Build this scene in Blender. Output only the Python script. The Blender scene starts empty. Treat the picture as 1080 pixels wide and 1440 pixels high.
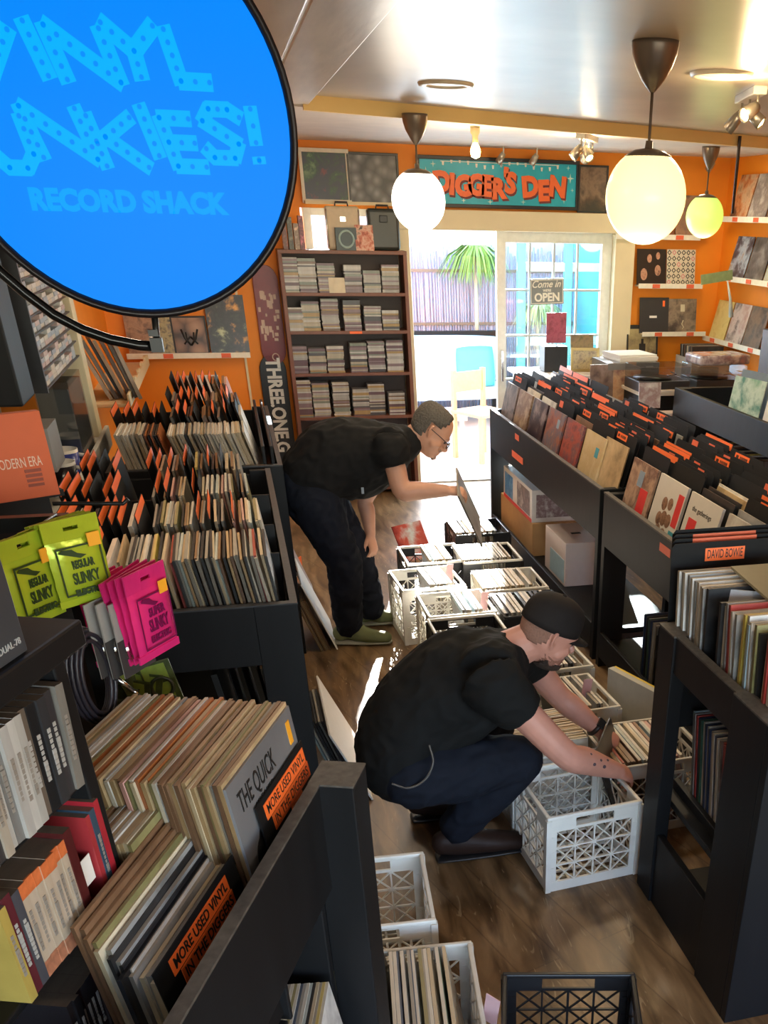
import bpy, bmesh, math, random
import numpy as np
from mathutils import Vector, Matrix, noise as mnoise
PI=math.pi
random.seed(7)
SC=bpy.context.scene
COL=SC.collection
# ------------------------------------------------------------------ camera
H=2.1
PP=(769.586,1164.940); F=1320.11
def _ray(px,py):
    v=Vector((px-PP[0],-(py-PP[1]),-F)); v.normalize(); return v
_yw=_ray(305,293); _xw=_ray(5900,430); _zw=-_ray(720,3190)
MR=Matrix((_xw,_yw,_zw))
# orthonormalise
_zw=Vector(MR[2]).normalized(); _yw=(Vector(MR[1])-_zw*Vector(MR[1]).dot(_zw)).normalized(); _xw=_yw.cross(_zw)
MR=Matrix((_xw,_yw,_zw))
EYE=Vector((0,0,H))
cd=bpy.data.cameras.new('camera'); cam=bpy.data.objects.new('camera',cd); COL.objects.link(cam)
cam.matrix_world=Matrix.Translation(EYE)@MR.to_4x4()
cd.sensor_fit='VERTICAL'; cd.sensor_height=24; cd.lens=F/1440*24
cd.shift_x=(540-PP[0])/1440; cd.shift_y=(PP[1]-720)/1440
cd.clip_start=.02
SC.camera=cam
# surveying helpers: where a sight line of the survey meets a known plane of the shop
def sight(px,py): return MR@Vector((px-PP[0],-(py-PP[1]),-F))
def az(px,py,z): d=sight(px,py); return EYE+d*((z-H)/d.z)
def ay(px,py,y): d=sight(px,py); return EYE+d*(y/d.y)
def ax(px,py,x): d=sight(px,py); return EYE+d*(x/d.x)
# ------------------------------------------------------------------ materials
_mats={}
def nt(name):
    m=bpy.data.materials.new(name); m.use_nodes=True
    b=m.node_tree.nodes['Principled BSDF']; return m,m.node_tree,b
def setc(b,c): b.inputs['Base Color'].default_value=(c[0],c[1],c[2],1)
def mat(name,c,rough=.5,metal=0,var=.12,scale=30,bump=0,coat=0,spec=.5,alpha=None,trans=0,emis=None,es=0,vscale=(1,1,1)):
    if name in _mats: return _mats[name]
    m,t,b=nt(name); N=t.nodes; L=t.links
    b.inputs['Roughness'].default_value=rough; b.inputs['Metallic'].default_value=metal
    b.inputs['Specular IOR Level'].default_value=spec
    if coat: b.inputs['Coat Weight'].default_value=coat
    if trans: b.inputs['Transmission Weight'].default_value=trans
    if alpha is not None: b.inputs['Alpha'].default_value=alpha
    if emis: b.inputs['Emission Color'].default_value=(*emis,1); b.inputs['Emission Strength'].default_value=es
    tc=N.new('ShaderNodeTexCoord'); mp=N.new('ShaderNodeMapping'); mp.inputs['Scale'].default_value=vscale
    nz=N.new('ShaderNodeTexNoise'); nz.inputs['Scale'].default_value=scale; nz.inputs['Detail'].default_value=4
    L.new(tc.outputs['Object'],mp.inputs['Vector']); L.new(mp.outputs[0],nz.inputs['Vector'])
    mx=N.new('ShaderNodeMix'); mx.data_type='RGBA'
    mx.inputs['A'].default_value=(*[x*(1-var) for x in c],1); mx.inputs['B'].default_value=(*[min(1,x*(1+var)+var*.01) for x in c],1)
    L.new(nz.outputs['Fac'],mx.inputs['Factor']); L.new(mx.outputs['Result'],b.inputs['Base Color'])
    if bump:
        bp=N.new('ShaderNodeBump'); bp.inputs['Strength'].default_value=bump; bp.inputs['Distance'].default_value=.01
        L.new(nz.outputs['Fac'],bp.inputs['Height']); L.new(bp.outputs[0],b.inputs['Normal'])
    _mats[name]=m; return m
def art(name,cols,scale=6,kind='noise',rough=.35,seed=0.):
    """printed cover: blotchy printed picture made of a colour ramp over a pattern"""
    if name in _mats: return _mats[name]
    m,t,b=nt(name); N=t.nodes; L=t.links; b.inputs['Roughness'].default_value=rough
    tc=N.new('ShaderNodeTexCoord'); mp=N.new('ShaderNodeMapping'); mp.inputs['Location'].default_value=(seed,seed*1.7,seed*.6)
    L.new(tc.outputs['Object'],mp.inputs['Vector'])
    if kind=='noise':
        p=N.new('ShaderNodeTexNoise'); p.inputs['Scale'].default_value=scale; p.inputs['Detail'].default_value=9; p.inputs['Roughness'].default_value=.62; p.inputs['Distortion'].default_value=.25; o=p.outputs['Fac']
        lo,hi=.34,.66
    elif kind=='cells':
        p=N.new('ShaderNodeTexVoronoi'); p.inputs['Scale'].default_value=scale; o=p.outputs['Distance']; lo,hi=0,.75
    elif kind=='rings':
        p=N.new('ShaderNodeTexWave'); p.wave_type='RINGS'; p.rings_direction='SPHERICAL'; p.inputs['Scale'].default_value=scale; p.inputs['Distortion'].default_value=3; o=p.outputs['Fac']; lo,hi=0,1
    else:
        p=N.new('ShaderNodeTexWave'); p.inputs['Scale'].default_value=scale; p.inputs['Distortion'].default_value=4; o=p.outputs['Fac']; lo,hi=0,1
    L.new(mp.outputs[0],p.inputs['Vector'])
    r=N.new('ShaderNodeValToRGB'); e=r.color_ramp.elements
    n=len(cols); e[0].position=lo; e[0].color=(*cols[0],1); e[1].position=hi; e[1].color=(*cols[-1],1)
    for i in range(1,n-1):
        x=e.new(lo+(hi-lo)*i/(n-1)); x.color=(*cols[i],1)
    L.new(o,r.inputs['Fac']); L.new(r.outputs['Color'],b.inputs['Base Color'])
    _mats[name]=m; return m
def glow(name,c,s,base=None):
    if name in _mats: return _mats[name]
    m,t,b=nt(name); setc(b,base or c); b.inputs['Emission Color'].default_value=(*c,1); b.inputs['Emission Strength'].default_value=s; b.inputs['Roughness'].default_value=.25
    _mats[name]=m; return m
BLK=mat('black_painted_wood',(.0075,.0078,.009),.5,spec=.22,var=.3,scale=14,bump=.05,vscale=(1,1,.2))
BLKW=mat('worn_black_edge',(.07,.06,.05),.6,var=.8,scale=60)
CARD=mat('black_plastic_card',(.007,.007,.0075),.6,spec=.2,var=.2)
ORG=mat('orange_label',(1.0,.17,.03),.45,var=.06)
ORGD=mat('orange_label_faded',(.75,.13,.05),.5,var=.1)
WALLO=mat('orange_wall_paint',(.86,.27,.012),.55,var=.08,scale=5,bump=.03)
CREAM=mat('cream_trim_paint',(.72,.62,.40),.45,var=.06,scale=8)
WHITEP=mat('white_plastic',(.80,.78,.71),.4,var=.06,scale=20)
WHITED=mat('dusty_white_plastic',(.62,.60,.54),.5,var=.12,scale=25)
BLKP=mat('black_plastic',(.014,.014,.016),.35,var=.2)
METB=mat('black_metal',(.02,.02,.02),.3,metal=.6,var=.1)
PAPERW=mat('white_paper',(.82,.80,.76),.6,var=.05)
INK=mat('black_ink',(.01,.01,.01),.5,var=.1)
CHROME=mat('chrome',(.7,.7,.7),.2,metal=1,var=.03)
WOODR=mat('red_brown_wood',(.17,.055,.025),.4,var=.35,scale=10,vscale=(1,1,.15))
WOODD=mat('dark_wood',(.05,.022,.014),.5,var=.3,scale=9)
CARDB=mat('cardboard',(.50,.30,.13),.7,var=.12,scale=18)
def glassmat(name,tint=(.9,.97,1),fac=.1):
    m=bpy.data.materials.new(name); m.use_nodes=True; t=m.node_tree; t.nodes.clear()
    o=t.nodes.new('ShaderNodeOutputMaterial'); tr=t.nodes.new('ShaderNodeBsdfTransparent'); tr.inputs[0].default_value=(*tint,1)
    g=t.nodes.new('ShaderNodeBsdfGlossy'); g.inputs['Roughness'].default_value=.04; mx=t.nodes.new('ShaderNodeMixShader'); mx.inputs[0].default_value=fac
    t.links.new(tr.outputs[0],mx.inputs[1]); t.links.new(g.outputs[0],mx.inputs[2]); t.links.new(mx.outputs[0],o.inputs[0]); return m
GLASS=glassmat('window_glass'); LIDG=glassmat('clear_plastic',(.85,.85,.86),.18)
# ------------------------------------------------------------------ mesh builder
def bevel_box_faces():
    return [(0,3,2,1),(4,5,6,7),(0,1,5,4),(1,2,6,5),(2,3,7,6),(3,0,4,7)]
_bk=0
class MB:
    def __init__(s): s.v=[]; s.f=[]; s.m=[]; s.sm=[]
    def add(s,vs,fs,mi=0,M=None,sm=False):
        k=len(s.v)
        for v in vs:
            v=Vector(v); s.v.append(tuple(M@v) if M is not None else tuple(v))
        for f in fs: s.f.append(tuple(k+i for i in f)); s.m.append(mi); s.sm.append(sm)
        return s
    def box(s,lo,hi,mi=0,M=None,fm=None):
        global _bk
        _bk=(_bk+1)%9; e=.00011*_bk
        x0,y0,z0=[q-e for q in lo]; x1,y1,z1=[q+e for q in hi]
        vs=[(x0,y0,z0),(x1,y0,z0),(x1,y1,z0),(x0,y1,z0),(x0,y0,z1),(x1,y0,z1),(x1,y1,z1),(x0,y1,z1)]
        fs=bevel_box_faces(); k=len(s.v); s.add(vs,fs,mi,M)
        if fm:
            for i,q in fm.items(): s.m[-6+i]=q
        return s
    def cbox(s,c,d,mi=0,M=None): return s.box([c[i]-d[i]/2 for i in range(3)],[c[i]+d[i]/2 for i in range(3)],mi,M)
    def tube(s,pts,r,n=8,mi=0,M=None,cap=True):
        pts=[Vector(p) for p in pts]; rs=r if isinstance(r,(list,tuple)) else [r]*len(pts)
        vs=[];fs=[]; up=None
        for i,p in enumerate(pts):
            t=(pts[min(i+1,len(pts)-1)]-pts[max(i-1,0)]).normalized()
            if up is None: up=t.orthogonal().normalized()
            up=(up-t*up.dot(t)).normalized(); w=t.cross(up)
            for k in range(n):
                a=2*PI*k/n; vs.append(p+(up*math.cos(a)+w*math.sin(a))*rs[i])
        for i in range(len(pts)-1):
            for k in range(n): fs.append((i*n+k,i*n+(k+1)%n,(i+1)*n+(k+1)%n,(i+1)*n+k))
        if cap: fs.append(tuple(reversed(range(n)))); fs.append(tuple((len(pts)-1)*n+k for k in range(n)))
        return s.add(vs,fs,mi,M,True)
    def lathe(s,prof,n=24,mi=0,M=None):
        vs=[];fs=[]
        for r,z in prof:
            for k in range(n): a=2*PI*k/n; vs.append((r*math.cos(a),r*math.sin(a),z))
        for i in range(len(prof)-1):
            for k in range(n): fs.append((i*n+k,i*n+(k+1)%n,(i+1)*n+(k+1)%n,(i+1)*n+k))
        return s.add(vs,fs,mi,M,True)
    def prism(s,poly,z0,z1,mi=0,M=None):
        n=len(poly); vs=[(x,y,z0) for x,y in poly]+[(x,y,z1) for x,y in poly]
        fs=[tuple(reversed(range(n))),tuple(range(n,2*n))]+[(i,(i+1)%n,n+(i+1)%n,n+i) for i in range(n)]
        return s.add(vs,fs,mi,M)
    def mesh(s,name,mats):
        me=bpy.data.meshes.new(name); me.from_pydata(s.v,[],s.f)
        for m in mats: me.materials.append(m)
        me.polygons.foreach_set('material_index',s.m); me.polygons.foreach_set('use_smooth',s.sm); me.update(); return me
def _wc(l):
    if l and not 4<=len(l.split())<=16: print('WC',len(l.split()),l)
_SH=[(' of the black shelf unit',' of the black shelf'),('black divider card with an orange top strip','orange topped divider card'),('in the left half of the ','in the left half, '),('black divider card without a tag','plain black divider card'),(' record cover facing the aisle at the front of the far right bin',' cover facing the aisle, front of the far right bin'),('at the front of the middle right bin','front of the middle right bin'),('behind the used vinyl sleeves','behind the used vinyl'),('dark olive packaged cable','dark packaged cable'),('in the second row at the left of the bin below the alcove','second row left, bin below the alcove')]
def _sh(l):
    for a,b in _SH: l=l.replace(a,b)
    return l
def tag(o,label=None,cat=None,group=None,kind=None):
    if label: label=_sh(label); o['label']=label; _wc(label)
    if cat: o['category']=cat
    if group: o['group']=group
    if kind: o['kind']=kind
    return o
def link(name,data,parent=None,M=None):
    o=bpy.data.objects.new(name,data); COL.objects.link(o)
    if parent is not None: o.parent=parent
    if M is not None: o.matrix_local=M
    return o
def obj(name,mb,mats,parent=None,M=None,bev=0,seg=2):
    if not isinstance(mats,(list,tuple)): mats=[mats]
    me=mb.mesh(name,mats)
    o=link(name,me,parent,M)
    if bev:
        b=o.modifiers.new('bevel','BEVEL'); b.width=bev; b.segments=seg; b.limit_method='ANGLE'
    return o
def struct(name,mb,mats,M=None,bev=0):
    o=obj(name,mb,mats,None,M,bev); o['kind']='structure'; return o
def thing(name,label,cat,M=None,group=None):
    o=bpy.data.objects.new(name,None); COL.objects.link(o); o.empty_display_size=.05
    if M is not None: o.matrix_world=M
    return tag(o,label,cat,group)
def T(x,y=None,z=None):
    return Matrix.Translation(Vector(x) if y is None else Vector((x,y,z)))
def R(ax_,deg): return Matrix.Rotation(math.radians(deg),4,ax_)
def frame(o,ex,ey,ez):
    m=Matrix.Identity(4)
    for i in range(3): m[i][0]=ex[i]; m[i][1]=ey[i]; m[i][2]=ez[i]; m[i][3]=o[i]
    return m
def copytree(o,parent=None,M=None):
    c=o.copy(); COL.objects.link(c); c.parent=parent
    if M is not None: c.matrix_local=M
    for ch in list(o.children): 
        k=copytree(ch,c,ch.matrix_local.copy())
    return c
def textmesh(s,size,bold=0,extrude=.0004,align='CENTER',spacing=1.0,shear=0):
    c=bpy.data.curves.new('t','FONT'); c.body=s; c.size=size; c.align_x=align; c.align_y='CENTER'; c.extrude=extrude; c.offset=bold; c.space_character=spacing; c.shear=shear; c.resolution_u=3
    o=bpy.data.objects.new('t',c); COL.objects.link(o)
    dg=bpy.context.evaluated_depsgraph_get(); dg.update()
    me=bpy.data.meshes.new_from_object(o.evaluated_get(dg)); bpy.data.objects.remove(o); bpy.data.curves.remove(c); return me
def lettering(s,size,m,parent,M,bold=0,extrude=.0005,align='CENTER',name='lettering',spacing=1.0,fitw=None,shear=0):
    me=textmesh(s,size,bold,extrude,align,spacing,shear); me.materials.clear(); me.materials.append(m)
    if fitw:
        xs=[v.co.x for v in me.vertices]; w=max(xs)-min(xs); k=fitw/w
        for v in me.vertices: v.co.x*=k
    return link(name,me,parent,M)
# ================================================================== room shell
def floor_mat():
    m,t,b=nt('worn_brown_floor'); N=t.nodes; L=t.links
    tc=N.new('ShaderNodeTexCoord'); mp=N.new('ShaderNodeMapping'); mp.inputs['Rotation'].default_value=(0,0,math.radians(-18)); mp.inputs['Scale'].default_value=(5,.9,1)
    L.new(tc.outputs['Object'],mp.inputs[0])
    n1=N.new('ShaderNodeTexNoise'); n1.inputs['Scale'].default_value=3; n1.inputs['Detail'].default_value=8; n1.inputs['Distortion'].default_value=.6; L.new(mp.outputs[0],n1.inputs['Vector'])
    r=N.new('ShaderNodeValToRGB'); e=r.color_ramp.elements; e[0].position=.3; e[0].color=(.075,.040,.017,1); e[1].position=.72; e[1].color=(.38,.24,.12,1)
    x=e.new(.52); x.color=(.21,.125,.058,1); L.new(n1.outputs['Fac'],r.inputs[0])
    # boards
    br=N.new('ShaderNodeTexBrick'); br.inputs['Scale'].default_value=1; br.inputs['Brick Width'].default_value=1.3; br.inputs['Row Height'].default_value=.16; br.inputs['Mortar Size'].default_value=.003
    br.inputs['Color1'].default_value=(1,1,1,1); br.inputs['Color2'].default_value=(.72,.72,.72,1); br.inputs['Mortar'].default_value=(.35,.3,.3,1)
    mb=N.new('ShaderNodeMapping'); mb.inputs['Rotation'].default_value=(0,0,math.radians(72)); L.new(tc.outputs['Object'],mb.inputs[0]); L.new(mb.outputs[0],br.inputs['Vector'])
    mx=N.new('ShaderNodeMix'); mx.data_type='RGBA'; mx.blend_type='MULTIPLY'; mx.inputs['Factor'].default_value=.55
    L.new(r.outputs[0],mx.inputs['A']); L.new(br.outputs['Color'],mx.inputs['B'])
    # scuffs: pale short scratches
    ms=N.new('ShaderNodeMapping'); ms.inputs['Rotation'].default_value=(0,0,math.radians(12)); ms.inputs['Scale'].default_value=(16,3.2,1); L.new(tc.outputs['Object'],ms.inputs[0])
    n2=N.new('ShaderNodeTexNoise'); n2.inputs['Scale'].default_value=1.7; n2.inputs['Detail'].default_value=1.5; n2.inputs['Distortion'].default_value=2.2; L.new(ms.outputs[0],n2.inputs['Vector'])
    r2=N.new('ShaderNodeValToRGB'); q=r2.color_ramp.elements; q[0].position=.66; q[0].color=(0,0,0,1); q[1].position=.71; q[1].color=(1,1,1,1); L.new(n2.outputs['Fac'],r2.inputs[0])
    mf=N.new('ShaderNodeMath'); mf.operation='MULTIPLY'; mf.inputs[1].default_value=.6; L.new(r2.outputs[0],mf.inputs[0])
    m2=N.new('ShaderNodeMix'); m2.data_type='RGBA'; m2.inputs['B'].default_value=(.36,.26,.15,1); L.new(mf.outputs[0],m2.inputs['Factor']); L.new(mx.outputs['Result'],m2.inputs['A'])
    L.new(m2.outputs['Result'],b.inputs['Base Color'])
    rr=N.new('ShaderNodeMapRange'); rr.inputs['To Min'].default_value=.24; rr.inputs['To Max'].default_value=.46; L.new(n1.outputs['Fac'],rr.inputs['Value']); L.new(rr.outputs[0],b.inputs['Roughness'])
    bp=N.new('ShaderNodeBump'); bp.inputs['Strength'].default_value=.12; bp.inputs['Distance'].default_value=.01; L.new(n1.outputs['Fac'],bp.inputs['Height']); L.new(bp.outputs[0],b.inputs['Normal'])
    return m
struct('floor',MB().box((-1.6,-2.2,-.06),(4.4,9.12,0)),floor_mat())
CEILG=mat('glossy_ceiling_paint',(.46,.39,.31),.33,var=.28,scale=2.2,bump=.16,spec=.32)
CEILM=mat('matt_ceiling_paint',(.66,.58,.50),.6,var=.14,scale=6,bump=.08)
BEAM=mat('beam_paint',(.62,.54,.44),.35,var=.25,scale=7,bump=.1,vscale=(3,.4,1))
STRIP=mat('cream_ceiling_strip',(.86,.62,.24),.45,var=.06,scale=5)
# ceiling: glossy part near, slightly lower whitewashed part at the back, slanting step between
A1=Vector((.53,6.2)); A2=Vector((4.4,7.65))
mb=MB(); mb.add([(.5,-2.2,2.6),(4.4,-2.2,2.6),(4.4,A2.y,2.6),(.5,A1.y,2.6)],[(0,1,2,3)]); mb.add([(.5,-2.2,2.72),(4.4,-2.2,2.72),(4.4,A2.y,2.72),(.5,A1.y,2.72)],[(0,3,2,1)])
struct('ceiling_near',mb,CEILG)
mb=MB(); mb.prism([(.5,A1.y+.03),(4.4,A2.y+.04),(4.4,9.1),(-1.6,9.1),(-1.6,6.23),(.5,6.23)],2.55,2.7); struct('ceiling_back',mb,CEILM)
mb=MB(); mb.prism([(.5,A1.y),(4.4,A2.y),(4.4,A2.y+.035),(.5,A1.y+.035)],2.535,2.61); struct('trim_1',mb,STRIP)
mb=MB().box((-1.6,-2.2,2.6),(.04,6.23,2.72)); struct('ceiling_left',mb,CEILM)
mb=MB().box((.04,-2.2,2.54),(.29,6.25,2.66)).box((.31,-2.2,2.56),(.53,6.25,2.66)); struct('trim_2',mb,BEAM,bev=.006)
mb=MB().box((-.4,-2.2,2.57),(-.3,6.2,2.62)); struct('trim_3',mb,BEAM,bev=.004)
# walls
DX0,DX1,DZ=1.46,3.24,1.99
mb=MB().box((-1.6,9.0,0),(.62,9.12,2.58)).box((.62,9.0,0),(1.36,9.12,1.80)).box((.62,9.0,2.12),(1.36,9.12,2.58)).box((1.36,9.0,DZ+.08),(3.42,9.12,2.58)).box((3.40,9.0,0),(4.4,9.12,2.58))
struct('wall_back',mb,WALLO)
mb=MB().box((-1.6,8.6,0),(.045,8.99,2.58)); struct('wall_alcove',mb,WALLO)
struct('trim_4',MB().box((.045,8.585,0),(.062,8.99,2.5)),CREAM)
mb=MB().box((4.27,-2.2,0),(4.4,9.0,2.6)); struct('wall_right',mb,WALLO)
# left wall: plain white boards with a window; cream post
WB=mat('white_wall_boards',(.66,.64,.58),.55,var=.08,scale=12,vscale=(1,6,.4))
mb=MB().box((-1.6,-2.2,0),(-.92,6.0,.62)).box((-1.6,-2.2,2.3),(-.92,6.0,2.6)).box((-1.6,-2.2,.62),(-.92,3.2,2.3)).box((-1.6,6.0,0),(-.92,8.6,2.6),1)
struct('wall_left',mb,[WB,WALLO])
struct('window_1',MB().box((-1.3,3.2,.62),(-1.25,6.0,2.3)),mat('boarded_window_panel',(.55,.52,.44),.5,var=.12,scale=9,vscale=(1,8,.5)))
struct('trim_5',MB().box((-.92,5.98,.5),(-.79,6.12,2.5)),CREAM,bev=.004)
struct('trim_6',MB().box((-.92,3.9,.99),(-.74,5.98,1.03)).box((-.755,3.9,.99),(-.735,5.98,1.09)),mat('white_window_sill',(.78,.76,.68),.45),bev=.003)
# front wall behind the viewer with a wide shop window opening
mb=MB().box((-1.6,-2.3,0),(4.4,-2.2,.7)).box((-1.6,-2.3,2.35),(4.4,-2.2,2.72)).box((-1.6,-2.3,.7),(-1.1,-2.2,2.35)).box((3.9,-2.3,.7),(4.4,-2.2,2.35))
struct('wall_front',mb,WALLO)
# door surround
mb=MB().box((1.37,8.93,0),(1.46,9.12,2.02)).box((3.24,8.93,0),(3.42,9.12,2.02)).box((1.37,8.90,1.99),(3.44,9.14,2.13)); struct('trim_7',mb,CREAM,bev=.006)
struct('trim_8',MB().box((1.46,9.0,-.03),(3.24,9.14,.012)),mat('steel_threshold',(.6,.6,.58),.3,metal=.7))
# sliding patio door: fixed right leaf with muntins, left leaf slid behind it
d=struct('door_1',MB().box((2.21,9.02,.01),(2.29,9.07,1.99)).box((3.15,9.02,.01),(3.24,9.07,1.99)).box((2.21,9.02,1.91),(3.24,9.07,1.99)).box((2.21,9.02,.01),(3.24,9.07,.16)),mat('white_door_frame',(.8,.8,.74),.4),bev=.004)
mu=MB()
for i in (1,2,3): x=2.29+(3.15-2.29)*i/4; mu.box((x-.008,9.03,.16),(x+.008,9.06,1.91))
for i in (1,2,3,4): z=.16+1.75*i/5; mu.box((2.29,9.032,z-.008),(3.15,9.058,z+.008))
o=obj('muntins',mu,mat('grey_muntins',(.5,.55,.55),.4),d)
obj('pane',MB().box((2.29,9.043,.16),(3.15,9.047,1.91)),GLASS,d)
obj('handle',MB().box((2.24,8.99,.85),(2.26,9.02,1.1)),CHROME,d,bev=.003)
w=struct('window_2',MB().box((.64,8.99,1.80),(.70,9.08,2.12)).box((1.30,8.99,1.80),(1.36,9.08,2.12)).box((.70,8.99,2.07),(1.30,9.08,2.12)).box((.70,8.99,1.80),(1.30,9.08,1.84)),mat('white_window_frame',(.75,.73,.66),.4),bev=.003)
obj('pane',MB().box((.70,9.04,1.84),(1.30,9.044,2.07)),GLASS,w)
# ------------------------------------------------------------------ outside
DECK=mat('pale_patio_concrete',(.72,.70,.66),.7,var=.08,scale=3,bump=.05)
struct('ground',MB().box((-3,9.14,-.12),(8,16,-.02)),DECK)
FEN=mat('bamboo_screen',(.36,.38,.50),.7,var=.6,scale=40,vscale=(1,.2,.04))
fence=thing('bamboo_fence','tall woven reed fence screen across the back of the bright patio','fence',T(2.6,12.6,-.02))
mb=MB()
for i in range(150):
    x=-2.2+i*.032; r_=random.uniform(.011,.017); h=1.75+random.uniform(-.05,.08); mb.tube([(x,random.uniform(-.01,.01),0),(x+random.uniform(-.01,.01),0,h)],r_,5)
s_=obj('reed_screen',mb,FEN,fence)
mb=MB()
for z in (.4,1.0,1.55): mb.box((-2.2,-.03,z),(2.55,-.018,z+.03))
obj('tie_rail',mb,mat('tie_wire',(.2,.17,.13),.6),fence)
struct('wall_garden',MB().box((-2.5,12.9,-.02),(4.2,13.1,2.25)),mat('pale_pink_render',(.78,.62,.60),.8,var=.08,scale=2))
struct('wall_shed',MB().box((4.05,9.9,-.02),(4.2,12.9,3.2)),mat('turquoise_boards',(.10,.60,.66),.5,var=.15,scale=6,vscale=(1,6,.3)))
TEAL=mat('turquoise_paint',(.12,.62,.68),.5,var=.12,scale=5)
sh=thing('shed_door_frame','turquoise timber posts and rails of the shed seen through the glazed door','shed',T(3.3,11.4,-.02))
mb=MB()
for x in (-.28,.25,.72,1.1): mb.box((x,-.03,0),(x+.09,.03,2.5))
obj('post',mb,TEAL,sh,bev=.004)
mb=MB()
for z in (.9,1.62,2.4): mb.box((-.28,-.02,z),(1.2,.02,z+.08))
obj('rail',mb,mat('pale_turquoise_paint',(.45,.78,.78),.5),sh)
# hanging palm fronds over the fence
GRN=mat('palm_leaf',(.22,.42,.08),.5,var=.4,scale=8); GRN2=mat('pale_grass_leaf',(.50,.60,.25),.5,var=.3,scale=8)
def fronds(name,label,base,n,L,m,spread,drop):
    mb=MB(); rnd=random.Random(name+str(n)+str(base[0]))
    for i in range(n):
        a=rnd.uniform(-PI,PI); s=rnd.uniform(.4,1)*spread; l=L*rnd.uniform(.6,1)
        p=[Vector((0,0,0))+Vector((math.cos(a)*s*t,math.sin(a)*s*.6*t,l*(.5*t-drop*t*t))) for t in (0,.33,.66,1)]
        w=Vector((-math.sin(a),math.cos(a),.2))*.012
        vs=[];fs=[]
        for k,q in enumerate(p):
            ww=w*(1,1.2,.8,.1)[k]; vs+= [q-ww,q+ww]
        for k in range(3): fs.append((2*k,2*k+1,2*k+3,2*k+2))
        mb.add(vs,fs)
    t=thing(name,label,'plant',T(*base)); obj('foliage',mb,m,t); 
    obj('stem',MB().tube([(0,0,-1.2),(0,.02,0)],[.03,.02],8),mat('overexposed_stem',(.5,.48,.38),.6),t); return t  # stem coloured pale to carry the overexposed patio glare
fronds('palm_plant','green leafy palm drooping over the reed fence outside the open door',(2.78,12.35,1.75),170,.9,GRN,.55,.9)
fronds('pampas_grass','pale grassy plume plant behind the glazed door leaf',(3.5,12.2,1.2),140,.8,GRN2,.4,.8)
# patio seats
def cushion(mb,c,d,mi=0,M=None):
    bm=bmesh.new(); bmesh.ops.create_cube(bm,size=1); bmesh.ops.subdivide_edges(bm,edges=bm.edges[:],cuts=5,use_grid_fill=True)
    vs=[]
    for v in bm.verts:
        x,y,z=[2*k for k in v.co]
        f=(1-abs(x)**4*.35)*(1-abs(z)**4*.35)
        vs.append((c[0]+x*d[0]/2*(1-.06*abs(z)**3),c[1]+y*d[1]/2*f,c[2]+z*d[2]/2*(1-.06*abs(x)**3)))
    fs=[tuple(v.index for v in f.verts) for f in bm.faces]; mb.add(vs,fs,mi,M,True); bm.free()
sofa=thing('patio_bench','pale blue padded patio bench against the reed fence outside','bench',T(2.25,11.9,-.02))
SOFAC=mat('pale_blue_cushion_cloth',(.62,.80,.86),.8,var=.05)
mb=MB(); cushion(mb,(0,0,.38),(1.5,.6,.16)); obj('seat',mb,SOFAC,sofa)
mb=MB(); cushion(mb,(0,.28,.68),(1.5,.14,.5)); obj('backrest',mb,SOFAC,sofa)
mb=MB().box((-.78,.33,.9),(.78,.40,.97)); obj('top_rail',mb,METB,sofa,bev=.006)
for x in (-.7,.7):
    for y in (-.25,.33): obj('leg',MB().box((x-.025,y-.025,0),(x+.025,y+.025,.9 if y>0 else .32)),METB,sofa)
mb=MB(); cushion(mb,(0,0,.21),(.44,.15,.42)); c=obj('throw_cushion',mb,mat('turquoise_cushion_cloth',(.10,.62,.78),.8,var=.06),None,T(2.62,11.72,.42)@R('X',-14)@R('Z',-12)); tag(c,'turquoise square cushion on the pale patio bench','cushion')
pot=obj('plant_pot',MB().lathe([(0,0),(.07,0),(.10,.2),(.105,.21),(.09,.2),(.06,.02)],20),mat('orange_glazed_pot',(.95,.20,.04),.35),None,T(1.62,10.6,.34)); tag(pot,'small orange plant pot on the low patio table','pot')
tb=thing('patio_table','low pale table just outside the open doorway','table',T(1.75,10.6,-.02)); obj('tabletop',MB().box((-.35,-.3,.32),(.45,.3,.36)),PAPERW,tb,bev=.005)
for x in(-.3,.4):
    for y in(-.25,.25): obj('leg',MB().box((x-.02,y-.02,0),(x+.02,y+.02,.32)),PAPERW,tb)
ch=thing('wooden_chair','light wooden chair standing outside the open doorway','chair',T(2.3,10.05,-.02)@R('Z',30))
LW=mat('light_wood',(.62,.45,.25),.5,var=.15)
for x in(-.2,.2):
    for y in(-.2,.2): obj('leg',MB().box((x-.02,y-.02,0),(x+.02,y+.02,.82 if y>0 else .43)),LW,ch)
obj('seat',MB().box((-.23,-.23,.43),(.23,.23,.46)),LW,ch,bev=.005); obj('backrest',MB().box((-.2,.19,.62),(.2,.21,.8)),LW,ch,bev=.004)
# ================================================================== fixtures
EXX=Vector((1,0,0)); EYY=Vector((0,1,0)); EZZ=Vector((0,0,1))
def facing(x,y,z,yaw=0,lean=0,roll=0):
    """local frame: x across, y depth, z up; front looks to -y"""
    return T(x,y,z)@R('Z',yaw)@R('X',lean)@R('Y',roll)
UPR=R('X',90)   # text plane stands up, reads from -y
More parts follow.
